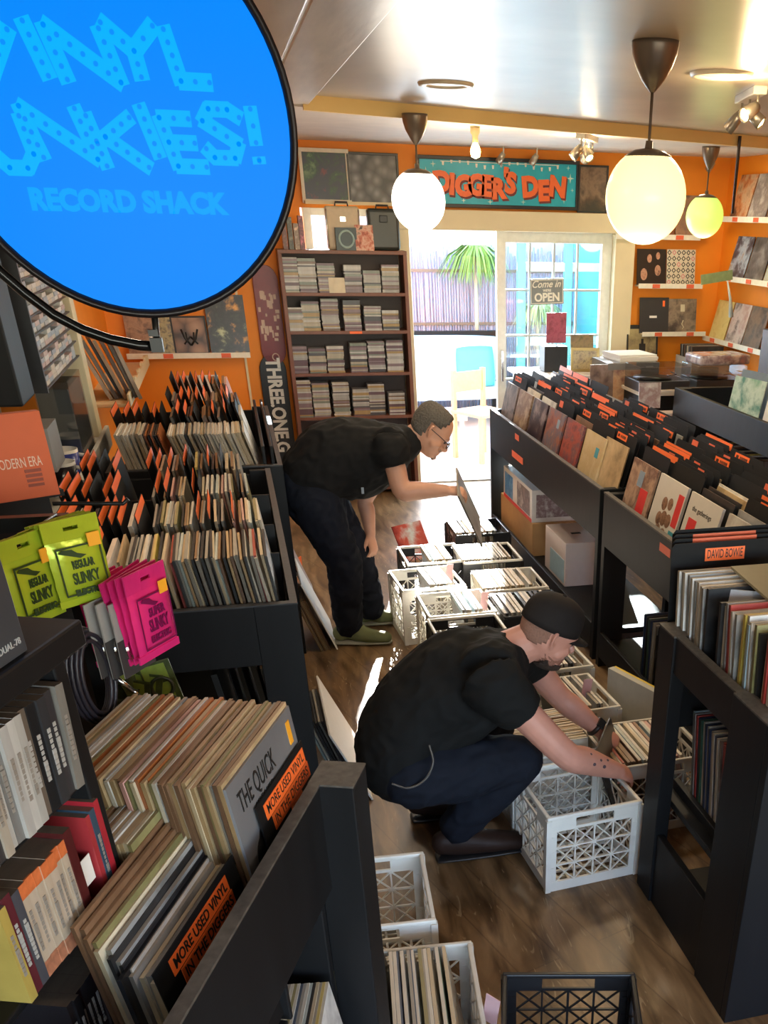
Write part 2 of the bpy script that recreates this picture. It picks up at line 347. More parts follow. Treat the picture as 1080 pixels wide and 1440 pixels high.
# ---- pendant globes
def pendant(p,zc,zg,rad,gm,em,label,cone=.075):
    t=thing('pendant_lamp',label,'lamp',T(p[0],p[1],zc),'globe pendant lamps')
    h=zc-zg
    obj('canopy',MB().lathe([(0.001,0),(cone,0),(cone*1.0,-.012),(cone*.95,-.035),(cone*.78,-.07),(cone*.48,-.105),(.014,-.13),(.008,-.136)],28),mat('brushed_brown_metal',(.20,.16,.12),.35,metal=.5,var=.1),t)
    obj('stem',MB().tube([(0,0,-.13),(0,0,-h+rad*.93)],.0055,8),mat('brown_cord',(.12,.08,.05),.5),t)
    a0=math.radians(34)
    obj('cap',MB().lathe([(.012,-h+rad+.02),(.014,-h+rad*.99),(rad*.34,-h+rad*.955),(rad*.58,-h+rad*.835),(rad*.57,-h+rad*.82)],28),mat('brushed_brown_metal',(.2,.16,.12),.35),t)
    pr=[(rad*math.sin(a),-h+rad*math.cos(a)) for a in [a0+(PI-a0)*i/18 for i in range(19)]]; pr[-1]=(.0005,pr[-1][1])
    g=obj('globe',MB().lathe(pr,36),gm,t); return t
def lampmat(name,c,s): return glow(name,c,s,base=(.9,.85,.7))
G1=lampmat('warm_opal_glass',(1,.80,.33),1.15); G2=lampmat('white_opal_glass',(1,.93,.78),2.6); G3=lampmat('green_opal_glass',(.42,.80,.06),.75)
pendant(az(922,58,2.6),2.6,2.165,.145,G1,None,'large globe pendant lamp glowing warm yellow, nearest to the viewer',.08)
pendant(az(583,160,2.55),2.55,2.16,.15,G2,None,'bright white globe pendant lamp hanging before the left end of the painted sign',.07)
pendant(az(1000,206,2.55),2.55,2.125,.14,G3,None,'small greenish yellow globe pendant lamp in the far right corner',.065)
for (px,py,zc,zg,c,e) in ((922,58,2.6,2.165,(1,.72,.35),9),(583,160,2.55,2.16,(1,.85,.62),12),(1000,206,2.55,2.125,(.9,.95,.4),5)):
    p=az(px,py,zc); l=bpy.data.lights.new('globe_bulb','POINT'); l.energy=e; l.color=c; l.shadow_soft_size=.15; o=link('globe_bulb',l); o.location=(p[0],p[1],zg-.16)
# ---- bare bulb, spot clusters
p=az(668,178,2.55)
t=thing('bare_bulb_lamp','bare glowing yellow bulb hanging under the ceiling before the painted sign','lamp',T(p[0],p[1],2.55))
obj('socket',MB().lathe([(.0,0),(.03,0),(.03,-.03),(.018,-.045),(.018,-.08),(0,-.08)],16),CREAM,t)
obj('bulb',MB().lathe([(.012,-.08),(.026,-.10),(.032,-.125),(.026,-.15),(.001,-.16)],16),glow('hot_bulb',(1,.72,.2),35),t)
SPH=mat('nickel_spot_body',(.55,.5,.4),.3,metal=.8); HOT=glow('spot_face',(1,.75,.3),22)
def spot(parent,M,lit=True,s=1):
    h=obj('spot_head',MB().lathe([(0.001,.0),(.02*s,0),(.026*s,-.03*s),(.03*s,-.085*s),(.027*s,-.085*s),(.02*s,-.07*s)],16),SPH,parent,M)
    obj('bulb',MB().lathe([(.024*s,-.078*s),(.001,-.088*s)],16),HOT if lit else PAPERW,h); return h
def cluster(px,py,z,n,label,yaw,heads):
    p=az(px,py,z); t=thing('ceiling_spot_bar',label,'light',T(p[0],p[1],z)@R('Z',yaw),'spotlight bars')
    obj('bar',MB().box((-.22,-.03,-.03),(.22,.03,0)),mat('white_metal',(.7,.68,.6),.35),t,bev=.004)
    for i in range(n):
        x=-.18+.36*i/max(1,n-1); obj('arm',MB().tube([(x,0,-.03),(x,0,-.07)],.006,6),SPH,t)
        spot(t,T(x,0,-.07)@R('X',heads[i][0])@R('Y',heads[i][1]),heads[i][2])
cluster(826,190,2.55,4,'nickel bar of small lit spotlights beside the large warm globe',60,[(40,20,1),(-35,30,1),(30,-30,1),(50,0,0)])
cluster(1056,128,2.6,3,'nickel bar of lit spotlights near the right frame edge on the glossy ceiling',75,[(60,30,1),(-50,20,1),(40,-30,0)])
for px,py,lb in ((708,212,'small white clip spotlight above the middle of the painted sign'),(755,219,'small white clip spotlight above the last word of the painted sign'),(1003,238,'small white clip spotlight in the far right ceiling corner')):
    p=ay(px,py,8.75); t=thing('clip_spotlight',lb,'light',T(p[0],8.75,2.55),'clip spotlights along the back wall')
    obj('arm',MB().tube([(0,0,0),(0,0,-.05)],.006,6),WHITEP,t); spot(t,T(0,0,-.045)@R('X',35)@R('Y',25),False,.9)
for px,py,lb in ((627,118,'round recessed ceiling light to the left of the large globe'),(1015,104,'round recessed ceiling light to the right of the large globe')):
    p=az(px,py,2.598); t=thing('recessed_ceiling_light',lb,'light',T(p[0],p[1],2.6),'recessed ceiling lights')
    obj('trim_ring',MB().lathe([(.13,0),(.125,-.012),(.095,-.012),(.09,-.002)],32),mat('cream_light_trim',(.72,.64,.48),.35),t)
    obj('lens',MB().lathe([(.092,-.004),(.001,-.003)],32),glow('dim_frosted_lens',(1,.86,.6),.25,base=(.6,.55,.45)),t)
# ---- big round lit sign
SY=1.9; scx,scz,SR=-.127,2.211,.2665
sg=thing('round_shop_sign','large round backlit blue shop sign in a black ring frame, upper left foreground','sign',T(scx,SY,scz))
LB=glow('backlit_blue',(.0,.255,1.0),.78,base=(0,.01,.04)); LC=glow('backlit_light_blue',(.0,.43,1.0),.82,base=(0,.01,.04)); LD=glow('backlit_blue_dots',(.0,.27,1.0),.78,base=(0,.01,.04)); LR=glow('backlit_faint_blue',(.0,.37,1.0),.80,base=(0,.01,.04))
for _m in (LB,LC,LD,LR): _m.node_tree.nodes['Principled BSDF'].inputs['Roughness'].default_value=.3; _m.node_tree.nodes['Principled BSDF'].inputs['Specular IOR Level'].default_value=.06
SRX=R('X',90)
obj('sign_face',MB().lathe([(.0005,.0),(SR-.008,0)],72,0,SRX),LB,sg)
obj('ring_frame',MB().lathe([(SR-.012,-.05),(SR-.012,.006),(SR-.006,.012),(SR,.010),(SR+.002,-.03),(SR,-.08),(SR-.02,-.09),(.001,-.09)],72,0,SRX),mat('black_sign_metal',(.015,.012,.014),.3,metal=.4),sg)
def sp(px,py):
    q=ay(px,py,SY); return Vector((q.x-scx,q.z-scz))
STK={'V':[[(0,1),(.5,0)],[(.5,0),(1,1)]],'I':[[(.5,0),(.5,1)]],'N':[[(0,0),(0,1)],[(0,1),(1,0)],[(1,0),(1,1)]],'Y':[[(0,1),(.5,.5)],[(1,1),(.5,.5)],[(.5,.5),(.5,0)]],
'L':[[(0,1),(0,0)],[(0,0),(1,0)]],'U':[[(0,1),(0,.28)],[(0,.28),(.28,0)],[(.28,0),(.72,0)],[(.72,0),(1,.28)],[(1,.28),(1,1)]],'K':[[(0,0),(0,1)],[(0,.45),(1,1)],[(.25,.6),(1,0)]],
'E':[[(0,0),(0,1)],[(0,1),(1,1)],[(0,.5),(.9,.5)],[(0,0),(1,0)]],'S':[[(1,.85),(.7,1)],[(.7,1),(.2,1)],[(.2,1),(0,.75)],[(0,.75),(.9,.3)],[(.9,.3),(.75,0)],[(.75,0),(.2,0)],[(.2,0),(0,.18)]],'!':[[(.5,.36),(.5,1)],[(.5,0),(.5,.03)]],'J':[[(1,1),(1,.28)],[(1,.28),(.7,0)],[(.7,0),(.3,0)],[(.3,0),(0,.25)]]}
def marquee(ch,pl,w,h,lw,slant):
    """pl: lower left (sign plane, x/z), heights, width; letters lean by slant"""
    mb=MB(); dots=MB(); kk=0
    w-=abs(slant)*h
    def P(a): return Vector((pl[0]+lw/2+a[0]*(w-lw)+slant*(1-a[1])*h,pl[1]+lw/2+a[1]*(h-lw)))
    for a,b in STK[ch]:
        A,B=P(a),P(b); d=B-A; L=d.length
        if L<1e-5: continue
        d/=L; n=Vector((-d.y,d.x))*lw/2; e=d*lw/2*.4
        q=[A-n-e,B-n+e,B+n+e,A+n-e]
        kk+=1; mb.prism([(v.x,v.y) for v in q],.0004,.0010+.00012*kk,0,SRX)
        k=max(1,round(L/.0175))
        for i in range(k+1):
            c=A+d*L*i/k; dots.prism([(c.x+.0036*math.cos(j*PI/4),c.y+.0036*math.sin(j*PI/4)) for j in range(8)],.0020,.0023,0,SRX)
    l=obj('marquee_letter',mb,LC,sg); obj('bulb_dots',dots,LD,l)
def mline(word,items,lw):
    for ch,x0,x1,yt,yb,sl in items:
        a=sp(x0,yb); b=sp(x1,yt); w=b.x-a.x; h=b.y-a.y
        if ch in 'I!': 
            marquee(ch,(a.x,a.y),w,h,lw,sl)
        else: marquee(ch,(a.x,a.y),w,h,lw,sl)
mline('VINYL',[('V',-62,19,28,122,0),('I',25,76,18,118,.23),('N',68,166,28,124,.21),('Y',146,232,24,119,.10),('L',232,294,32,126,.17)],.0225)
mline('JUNKIES!',[('J',-85,-25,155,246,0),('U',-22,47,152,246,.14),('N',35,132,142,232,.23),('K',127,206,155,244,.20),('I',189,232,140,229,.21),('E',227,289,157,244,.21),('S',284,343,144,232,0),('!',345,372,143,237,.05)],.0205)
a=sp(40,285); b=sp(318,285)
lettering('RECORD SHACK',.038,LR,sg,T((a.x+b.x)/2,-.0012,(a.y+b.y)/2)@UPR,bold=.0022,fitw=abs(b.x-a.x)*1.0)
# bracket arc and clamp
arc=[sp(x,y) for x,y in ((-60,318),(-25,357),(0,383),(35,413),(75,443),(115,464),(155,478),(195,486),(224,488))]
# smooth with the ring: sits beside it
obj('bracket_arc',MB().tube([(p.x,.005,p.y) for p in arc],.0082,12),mat('polished_black_metal',(.03,.03,.03),.18,metal=.8),sg)
q0,q1=sp(217,440),sp(222,492)
obj('clamp',MB().tube([(q0.x,0,q0.y),(q1.x,.0,q1.y)],.0055,10).cbox((q1.x,0,q1.y+.008),(.018,.02,.02)).cbox((q1.x-.002,0,q1.y+.026),(.014,.014,.008)),METB,sg)
# ---- painted sign over the door
DEN=thing('painted_sign','teal painted sign in a black frame above the patio door','sign',T(2.225,8.985,2.315))
obj('sign_panel',MB().box((-.65,-.02,-.145),(.65,0,.145)),mat('teal_sign_paint',(.015,.46,.60),.35,var=.15,scale=9),DEN)
mb=MB(); 
for lo,hi in (((-.675,-.035,-.17),(.675,0,-.145)),((-.675,-.035,.145),(.675,0,.17)),((-.675,-.035,-.145),(-.65,0,.145)),((.65,-.035,-.145),(.675,0,.145))): mb.box(lo,hi)
obj('sign_frame',mb,BLKP,DEN,bev=.003)
OL=mat('orange_sign_letter',(.95,.16,.03),.4); OS=mat('dark_red_letter_shadow',(.16,.02,.02),.5); WL=mat('white_sign_paint',(.85,.85,.75),.4); STAR=mat('pale_star_paint',(.6,.85,.75),.4)
w_="DIGGER'S DEN"; xs=[-.475,-.395,-.30,-.195,-.105,-.015,.045,.09,0,.255,.37,.49]; dz=[.015,.0,-.01,.0,-.005,-.02,.045,.02,0,0,-.025,.005]; ro=[-6,4,-5,5,4,-4,8,6,0,-6,-3,5]
for c,x,z,r in zip(w_,xs,dz,ro):
    if c==' ': continue
    M=T(x,-.021,z-.02)@R('Y',r)@UPR
    l=lettering(c,.185,OL,DEN,T(0,-.006,0)@M,bold=.011,extrude=.002,name='sign_letter')
    lettering(c,.185,OS,l,Matrix.Translation((.010,-.012,-.003)),bold=.014,extrude=.001,name='letter_shadow')
mb=MB()
def star(mb,x,z,r):
    pts=[]
    for k in range(8): a=k*PI/4; q=r if k%2==0 else r*.25; pts.append((x+q*math.sin(a),z+q*math.cos(a)))
    mb.prism(pts,.0205,.022,0,R('X',90))
for x,z,r in ((-.60,.06,.035),(-.54,.115,.022),(-.6,-.06,.02),(-.08,-.125,.022),(.2,-.12,.02),(.55,-.10,.025),(.6,.05,.035),(.58,.12,.018),(.02,.12,.015),(-.3,-.12,.018),(.62,-.03,.015)):
    mb=MB(); star(mb,x,z,r); obj('painted_star',mb,STAR,DEN)
mb=MB()
for i in range(15):
    x=-.46+.95*i/14; z=.115+.018*math.sin(i*.9); mb.prism([(x-.010,z+.02),(x+.010,z+.02),(x+.006,z-.006),(x-.006,z-.006)],.0205,.022,0,R('X',90))
mb.box((-.48,-.022,.133),(.50,-.0205,.137)); obj('painted_lamp_string',mb,WL,DEN)
# ---- framed posters at upper left and beside the sign
def poster(px0,py0,px1,py1,y,label,am,fm,fw=.02,mount=None,nm='framed_poster',cat='poster'):
    a=ay(px0,py1,y); b=ay(px1,py0,y); w=b.x-a.x; h=b.z-a.z
    t=thing(nm,label,cat,T((a.x+b.x)/2,y+.02,a.z))
    if mount: obj('mount',MB().box((-w/2+fw,-.018,fw),(w/2-fw,-.012,h-fw)),mount,t); k=fw+.03
    else: k=fw
    obj('print',MB().box((-w/2+k,-.02,k),(w/2-k,-.014,h-k)),am,t)
    mb=MB().box((-w/2,-.03,0),(w/2,0,fw)).box((-w/2,-.03,h-fw),(w/2,0,h)).box((-w/2,-.03,fw),(-w/2+fw,0,h-fw)).box((w/2-fw,-.03,fw),(w/2,0,h-fw))
    obj('frame',mb,fm,t,bev=.002); return t,w,h
A_GRN=art('dark_green_poster_print',[(.20,.04,.05),(.03,.04,.07),(.03,.04,.06),(.03,.09,.04),(.16,.28,.12)],7)
poster(426,210,489,285,8.95,'framed dark poster with a pale green shape, leftmost high on the back wall',A_GRN,mat('cream_frame',(.72,.68,.58),.4),.025)
t,w,h=poster(492,216,559,288,8.95,'black framed sleeve with a grey grid pattern high on the back wall',art('grey_cell_print',[(.30,.31,.33),(.12,.12,.13),(.03,.03,.035)],14,'cells'),BLKP,.016)
struct('trim_9',MB().box((.66,8.86,2.145),(1.40,9.0,2.165)),CREAM)
t,w,h=poster(812,233,856,299,8.95,'dark brown framed print of a pale figure just right of the painted sign',art('brown_print',[(.03,.02,.015),(.09,.05,.03),(.25,.16,.10),(.05,.03,.02)],5,seed=3),BLKP,.014)
# ---- OPEN sign on the door
a=ay(745,428,8.99); b=ay(793,392,8.99)
t=thing('open_sign','grey rectangular open sign hung on the glass of the patio door','sign',T((a.x+b.x)/2,8.995,(a.z+b.z)/2)@R('Y',-2)); w=b.x-a.x; h=b.z-a.z
obj('board',MB().box((-w/2,-.012,-h/2),(w/2,0,h/2)),mat('grey_tin',(.20,.22,.21),.5),t,bev=.003)
SGL=mat('cream_sign_letter',(.75,.72,.6),.5)
lettering('Come in',.075,SGL,t,T(-.01,-.0135,.055)@UPR,bold=.001,shear=.35); lettering("WE'RE",.026,SGL,t,T(0,-.0135,.008)@UPR,bold=.001); lettering('OPEN',.088,SGL,t,T(0,-.0135,-.045)@UPR,bold=.003)
mb=MB(); 
for s in(-1,1): mb.box((s*w/2*.94-.002,-.0135,-h/2*.9),(s*w/2*.94+.002,-.012,h/2*.9)); mb.box((-w/2*.94,-.0135,s*h/2*.9-.002),(w/2*.94,-.012,s*h/2*.9+.002))
obj('border_line',mb,SGL,t)
# ---- CD bookcase
BY=8.72
bc=thing('cd_bookcase','tall red-brown wooden bookcase full of stacked CD cases by the patio door','bookcase',T(.90,BY,0))
W2=.50
obj('side_panel',MB().box((-W2,0,0),(-W2+.03,.27,1.83)),WOODR,bc,bev=.002); obj('side_panel',MB().box((W2-.03,0,0),(W2,.27,1.83)),WOODR,bc,bev=.002)
obj('back_panel',MB().box((-W2,.255,0),(W2,.27,1.83)),WOODD,bc)
SHZ=[1.555,1.285,.975,.64,.30,.05]
obj('top_board',MB().box((-W2,-.005,1.82),(W2,.27,1.845)),WOODR,bc,bev=.002)
for z in SHZ: obj('shelf',MB().box((-W2+.03,0,z-.022),(W2-.03,.26,z)),WOODR,bc,bev=.0015)
obj('price_tag',MB().box((.0,-.004,SHZ[1]-.02),(.10,-.001,SHZ[1]-.002)),ORG,bc)
CDC=[('pale grey',(.55,.54,.52)),('cream',(.62,.56,.42)),('dark',(.08,.07,.08)),('mauve',(.33,.22,.25)),('brown',(.25,.15,.09)),('white',(.75,.74,.72)),('sage green',(.28,.33,.27)),('plum',(.17,.08,.10)),('ochre',(.55,.36,.12))]
cdm={}
def cdmesh(i,th):
    k=(i,th)
    if k not in cdm:
        nme,c=CDC[i]; c=tuple(q*.62 for q in c); m=mat('cd_spine_'+nme.replace(' ','_'),c,.3,var=.35,scale=45,vscale=(1,.2,.2)); cs=mat('cd_case_plastic',(.30,.30,.31),.2,var=.1)
        cdm[k]=MB().box((-.0675,0,0),(.0675,.12,th*.93),0,fm={0:1,1:1,3:1,5:1}).mesh('cd_case',[m,cs])
    return cdm[k]
rnd=random.Random(3)
rows=[(0,350,[(85,125),(210,120),(340,162),(522,170),(652,205),(780,172)],'the top shelf'),(1,605,[(118,455),(232,405),(365,385),(515,400),(655,445),(780,465)],'the second shelf'),
 (2,890,[(150,710),(275,715),(400,708),(560,680),(685,675),(810,672)],'the third shelf'),(3,1225,[(185,945),(308,985),(445,975),(580,1030),(690,1000),(825,1065)],'the fourth shelf')]
pos_n=['leftmost','second','third','fourth','fifth','rightmost']
for r,base,st,sn in rows:
    for si,(xz,top) in enumerate(st):
        px=380+(xz+60)/4.909; x=ay(px,340+base/4.909,BY).x; h=(base-top)*.00104; z=SHZ[r]+.001; dy=rnd.uniform(.005,.03)
        while z<SHZ[r]+h and z<SHZ[r]+.24 if r<3 else z<SHZ[r]+h:
            th=rnd.choice([.0105,.0105,.0105,.022,.0105,.0105,.016]); i=rnd.choice([0,0,1,2,3,3,4,5,5,6,7,8] if r!=2 else [0,1,3,3,5,6,2,7,5,8])
            if z+th>(SHZ[r-1]-.03 if r else 1.80): break
            o=link('cd_case',cdmesh(i,th),None,T(x+rnd.uniform(-.004,.004),BY+dy+rnd.uniform(0,.006),z)); z+=th
            tag(o,'%s CD case lying in the %s stack on %s of the bookcase'%(CDC[i][0],pos_n[si],sn),'CD','CD cases stacked in the bookcase')
p=ay(380+465/4.909,340+345/4.909,BY)
o=obj('cd_case',MB().box((-.063,0,0),(.063,.01,.105)),mat('cream_cd_front',(.62,.55,.40),.4,var=.2,scale=20),None,T(p.x,BY-.0,SHZ[0])@R('X',-5)); tag(o,'cream CD standing upright face out on the top shelf of the bookcase','CD')
# on top of the bookcase
p=ay(480,353,BY+.08)
rp=thing('record_carry_case','cream record carrying case with metal corners standing on the bookcase','case',T(.925,BY+.06,1.845))
obj('shell',MB().box((-.13,0,0),(.13,.09,.29)),mat('cream_leatherette',(.62,.52,.36),.45,var=.15),rp,bev=.02,seg=3)
mb=MB()
for x in(-.125,.125): mb.tube([(x,-.003,.02),(x,-.003,.27)],.006,6)
obj('edge_trim',mb,CHROME,rp); obj('handle',MB().tube([(-.05,.03,.285),(-.045,.03,.315),(.045,.03,.315),(.05,.03,.285)],.007,8),BLKP,rp)
obj('latch',MB().box((-.02,-.008,.19),(.02,0,.22)),CHROME,rp)
pl=thing('record_player_box','small dark boxed single with a pale ring on its front, before the cream case','box',T(.935,BY-.0,1.845)); obj('box',MB().box((-.08,0,0),(.08,.05,.15)),mat('dark_teal_card',(.04,.07,.08),.4),pl)
tor=[(.055+.008*math.cos(a),.008*math.sin(a)) for a in [i*PI/4 for i in range(9)]]
obj('ring_print',MB().lathe(tor,28,0,T(0,-.001,.075)@R('X',90)),mat('pale_teal_ring',(.35,.5,.5),.5),pl)
cf=obj('seven_inch_sleeve',MB().box((-.07,0,0),(.07,.006,.17)),art('red_black_small_cover',[(.03,.01,.01),(.5,.12,.07),(.7,.45,.35),(.04,.02,.02)],16,seed=5),None,T(1.075,BY-.01,1.846)@R('X',-8)); tag(cf,'small sleeve with red and black print leaning beside the cream case','record')
bk=thing('black_carry_case','black plastic carrying case standing at the right end of the bookcase top','case',T(1.24,BY+.06,1.845))
obj('shell',MB().box((-.125,0,0),(.125,.09,.28)),mat('black_case_plastic',(.03,.035,.03),.35),bk,bev=.025,seg=3); obj('latch',MB().box((-.03,-.012,.19),(.03,0,.235)),METB,bk,bev=.004); obj('handle',MB().tube([(-.05,.04,.275),(-.045,.04,.30),(.045,.04,.30),(.05,.04,.275)],.007,8),BLKP,bk)
for i,(x,c,hh,lb) in enumerate(((.47,(.28,.10,.06),.19,'red brown'),(.515,(.12,.12,.08),.21,'dark olive'),(.56,(.50,.36,.25),.17,'tan'),(.60,(.30,.08,.12),.22,'crimson'))):
    o=obj('paperback_book',MB().box((-.018,0,0),(.018,.11,hh)),art('book_%d'%i,[c,tuple(k*.4 for k in c),tuple(min(1,k*2) for k in c)],25,seed=i),None,T(x,BY+.02,1.846)); tag(o,lb+' book standing upright at the left end of the bookcase top','book','books on the bookcase top')
# ---- skateboard decks on the wall
def deck(px0,py0,px1,y,length,label,m,txt=None,tm=None,extra=None):
    p=ay((px0+px1)/2,py0,y); w=ay(px1,py0,y).x-ay(px0,py0,y).x; r=w/2; pts=[]
    for k in range(13): a=PI*k/12; pts.append((r*math.cos(a),-r*1.15+r*1.15*math.sin(a)))
    for k in range(13): a=PI+PI*k/12; pts.append((r*math.cos(a),-length+r*1.15+r*1.15*math.sin(a)))
    t=thing('skateboard_deck',label,'skateboard deck',T(p.x,y,p.z))
    obj('deck',MB().prism(pts,-.005,.006,0,R('X',90)),m,t,bev=.003)
    return t,w
t,w=deck(352,372,388,8.97,.72,'dark red skateboard deck hung on the orange wall above the black one',mat('dark_red_deck',(.20,.012,.018),.35,var=.2))
mb=MB(); rr=random.Random(5)
for k in range(26): x=rr.uniform(-.07,.07); z=rr.uniform(-.56,-.22); mb.box((x-.012,-.0075,z),(x+rr.uniform(.0,.02),-.0065,z+rr.uniform(.02,.06)))
obj('deck_print',mb,mat('cream_deck_print',(.62,.45,.36),.5),t)
obj('badge',MB().lathe([(.022,-.001),(.03,-.001),(.03,.001),(.022,.001)],20,0,T(.01,-.007,-.66)@R('X',90)),mat('cream_deck_print',(.6,.45,.36)),t)
t,w=deck(362,498,400,8.97,.85,'black skateboard deck with white lettering down its length',mat('black_deck',(.012,.013,.016),.3))
lettering('THREE.ONE.G',.155,mat('white_deck_letter',(.8,.78,.72),.4),t,T(0,-.008,-.40)@R('Y',90)@UPR,bold=.006,fitw=.74)
# wall ledges with sleeves
def ledge(px0,px1,py,y,label,tags):
    a=ay(px0,py,y-.09); b=ay(px1,py,y-.09); L=b.x-a.x
    t=thing('picture_ledge',label,'ledge',T(a.x,y-.09,a.z)); obj('shelf_board',MB().box((0,0,-.012),(L,.09,0)),CREAM,t); obj('front_lip',MB().box((0,-.006,-.025),(L,0,.012)),mat('white_lip',(.80,.77,.66),.4),t,bev=.002)
    for k in tags: obj('price_tag',MB().box((L*k-.035,-.009,-.022),(L*k+.035,-.0065,.008)),ORGD,t)
    return a.x,a.z,L
COVN=[0]
def cover(M,m,label,group=None,s=.30,th=.006,name='record_sleeve'):
    o=obj(name,MB().box((-s/2,0,0),(s/2,th,s)),[m],None,M); tag(o,label,'record',group); return o
# ================================================================== records
PAL=[('cream',(.62,.54,.40),(.66,.58,.44)),('white',(.74,.73,.70),(.76,.75,.72)),('grey',(.30,.30,.30),(.42,.41,.39)),('black',(.018,.018,.02),(.05,.05,.055)),('dark blue',(.03,.05,.12),(.10,.13,.2)),
('brown',(.20,.11,.06),(.34,.22,.13)),('tan',(.50,.36,.20),(.58,.44,.28)),('red',(.42,.05,.04),(.45,.10,.07)),('rust',(.48,.16,.05),(.52,.22,.10)),('olive',(.25,.23,.10),(.36,.33,.18)),('pale blue',(.42,.55,.62),(.55,.64,.68)),('pink',(.62,.35,.34),(.66,.45,.42)),('yellow',(.70,.55,.12),(.72,.60,.25)),('dark green',(.04,.10,.07),(.12,.18,.13))]
PI_={p[0]:i for i,p in enumerate(PAL)}
_lm={}
def lpmesh(i,th=.005,s=.315):
    k=(i,th,s)
    if k not in _lm:
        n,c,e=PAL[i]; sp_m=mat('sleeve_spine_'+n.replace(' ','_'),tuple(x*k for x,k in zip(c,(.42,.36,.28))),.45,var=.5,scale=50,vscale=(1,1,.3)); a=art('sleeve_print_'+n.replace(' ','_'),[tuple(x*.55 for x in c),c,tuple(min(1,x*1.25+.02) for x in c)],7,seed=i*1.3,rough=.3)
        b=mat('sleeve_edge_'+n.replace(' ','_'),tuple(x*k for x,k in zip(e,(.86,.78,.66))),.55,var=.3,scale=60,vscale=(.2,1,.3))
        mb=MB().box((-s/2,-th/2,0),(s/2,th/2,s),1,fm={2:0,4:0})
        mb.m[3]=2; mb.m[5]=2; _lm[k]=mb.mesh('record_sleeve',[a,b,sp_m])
    return _lm[k]
LPS=[]
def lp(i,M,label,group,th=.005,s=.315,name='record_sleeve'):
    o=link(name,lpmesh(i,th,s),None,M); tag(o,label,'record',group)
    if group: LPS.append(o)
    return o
_cm={}
def card(M,label,group,lab=0,w=.33,h=.355,tabx=0,cat='divider card'):
    """black divider card; lab: 0 none, 1 wide tag, 2 small tag, 3 whole orange top strip"""
    if 'c' not in _cm:
        _cm['c']=MB().prism([(-w/2,0),(w/2,0),(w/2,h-.012),(w/2-.012,h),(-w/2+.012,h),(-w/2,h-.012)],-.0011,.0011,0,R('X',90)).mesh('divider_card',[CARD])
        _cm[1]=MB().box((-.07,-.0018,h-.04),(.07,-.0011,h-.010)).mesh('label',[ORG]); _cm[2]=MB().box((-.033,-.0018,h-.045),(.033,-.0011,h-.010)).mesh('label',[ORGD])
        _cm[3]=MB().box((-.15,-.0018,h-.03),(.15,-.0011,h-.002)).mesh('label',[ORG])
        ink=MB()
        for r in (0,):
            for k in range(9): ink.box((-.055+.0125*k,-.0022,h-.031),(-.047+.0125*k,-.0018,h-.019))
        _cm['i1']=ink.mesh('label_print',[INK])
    o=link('divider_card',_cm['c'],None,M); tag(o,label,cat,group)
    if lab: 
        l=link('label',_cm[lab],o,T(tabx,0,0))
        if lab==1: link('label_print',_cm['i1'],l)
    return o
def plank(name,lo,hi,parent,m=BLK,bev=.003,M=None): return obj(name,MB().box(lo,hi),m,parent,M,bev=bev)
# ------------------------------------------------------------------ right-hand bins
def cardcol(xf,yc,n,zb,rise,pitch,unit,front,rndm):
    """one file of cards and sleeves running back from the aisle"""
    for k in range(n):
        x=xf+.035+pitch*k; z=zb+rise*(x-xf); lean=13+rndm.uniform(-2,3)
        M=T(x,yc+rndm.uniform(-.006,.006),z)@R('Z',-90+rndm.uniform(-1.5,1.5))@R('X',-lean)
        if rndm.random()<.30:
            i=rndm.choice([0,1,2,3,3,5,6,2]); lp(i,M,'%s record sleeve filed among the black dividers in %s'%(PAL[i][0],unit),'sleeves filed in '+unit,.006)
        else:
            lab=rndm.choice([0,0,1,2,2,0,3,0,1]); tx=rndm.choice([-.09,-.04,.03,.08]) if lab<3 else 0
            card(M,'black divider card %s in %s'%(['without a tag','with a wide orange name tag','with a small faded orange tag','with an orange strip along its top'][lab],unit),'divider cards in '+unit,lab,tabx=tx)
def rightunit(y0,y1,label,under=True):
    t=thing('record_bin',label,'record bin',T(1.69,y0,0)); L=y1-y0
    plank('front_panel',(0,.0,.67),(.022,L,.93),t); 
    plank('end_panel',(0,0,0),(.13,.045,.93),t); plank('end_panel',(0,L-.045,0),(.13,L,.93),t)
    plank('back_leg',(.42,0,0),(.55,.045,1.0),t); plank('back_leg',(.42,L-.045,0),(.55,L,1.0),t)
    plank('side_rail',(.0,.0,.67),(.55,.03,.93),t); plank('side_rail',(.0,L-.03,.67),(.55,L,.93),t)
    plank('tray',(.02,.03,.70),(.53,L-.03,.72),t); plank('back_panel',(.53,0,.7),(.55,L,1.05),t)
    plank('lower_shelf',(.0,.045,.12),(.52,L-.045,.15),t); plank('lower_lip',(0,.045,.06),(.02,L-.045,.20),t)
    plank('worn_rim',(-.001,0,.928),(.023,L,.934),t,BLKW,0)
    return t
ru1=rightunit(4.70,7.14,'long black record bin right of the aisle, farthest one by the patio door')
ru2=rightunit(2.76,4.64,'black wooden record bin in the middle of the right side, next to the farthest one')
mb=MB().box((-.0015,.16,.86),(0,.24,.885)).box((-.0015,.62,.69),(0,.84,.72)); obj('price_label',MB().box((-.0015,1.62,.86),(0,1.72,.895)),ORGD,ru1); obj('price_label',MB().box((-.0015,1.52,.735),(0,1.80,.775)),ORGD,ru1); obj('price_label',MB().box((-.0015,1.0,.86),(0,1.12,.895)),ORGD,ru2)
rndc=random.Random(11)
U1='the far right bin'; U2='the middle right bin'
SK=(.55,.32,.22)
AR=lambda n,cols,sc=6,kind='noise',seed=0.,rough=.3: art('cover_'+n,cols,sc,kind,rough,seed)
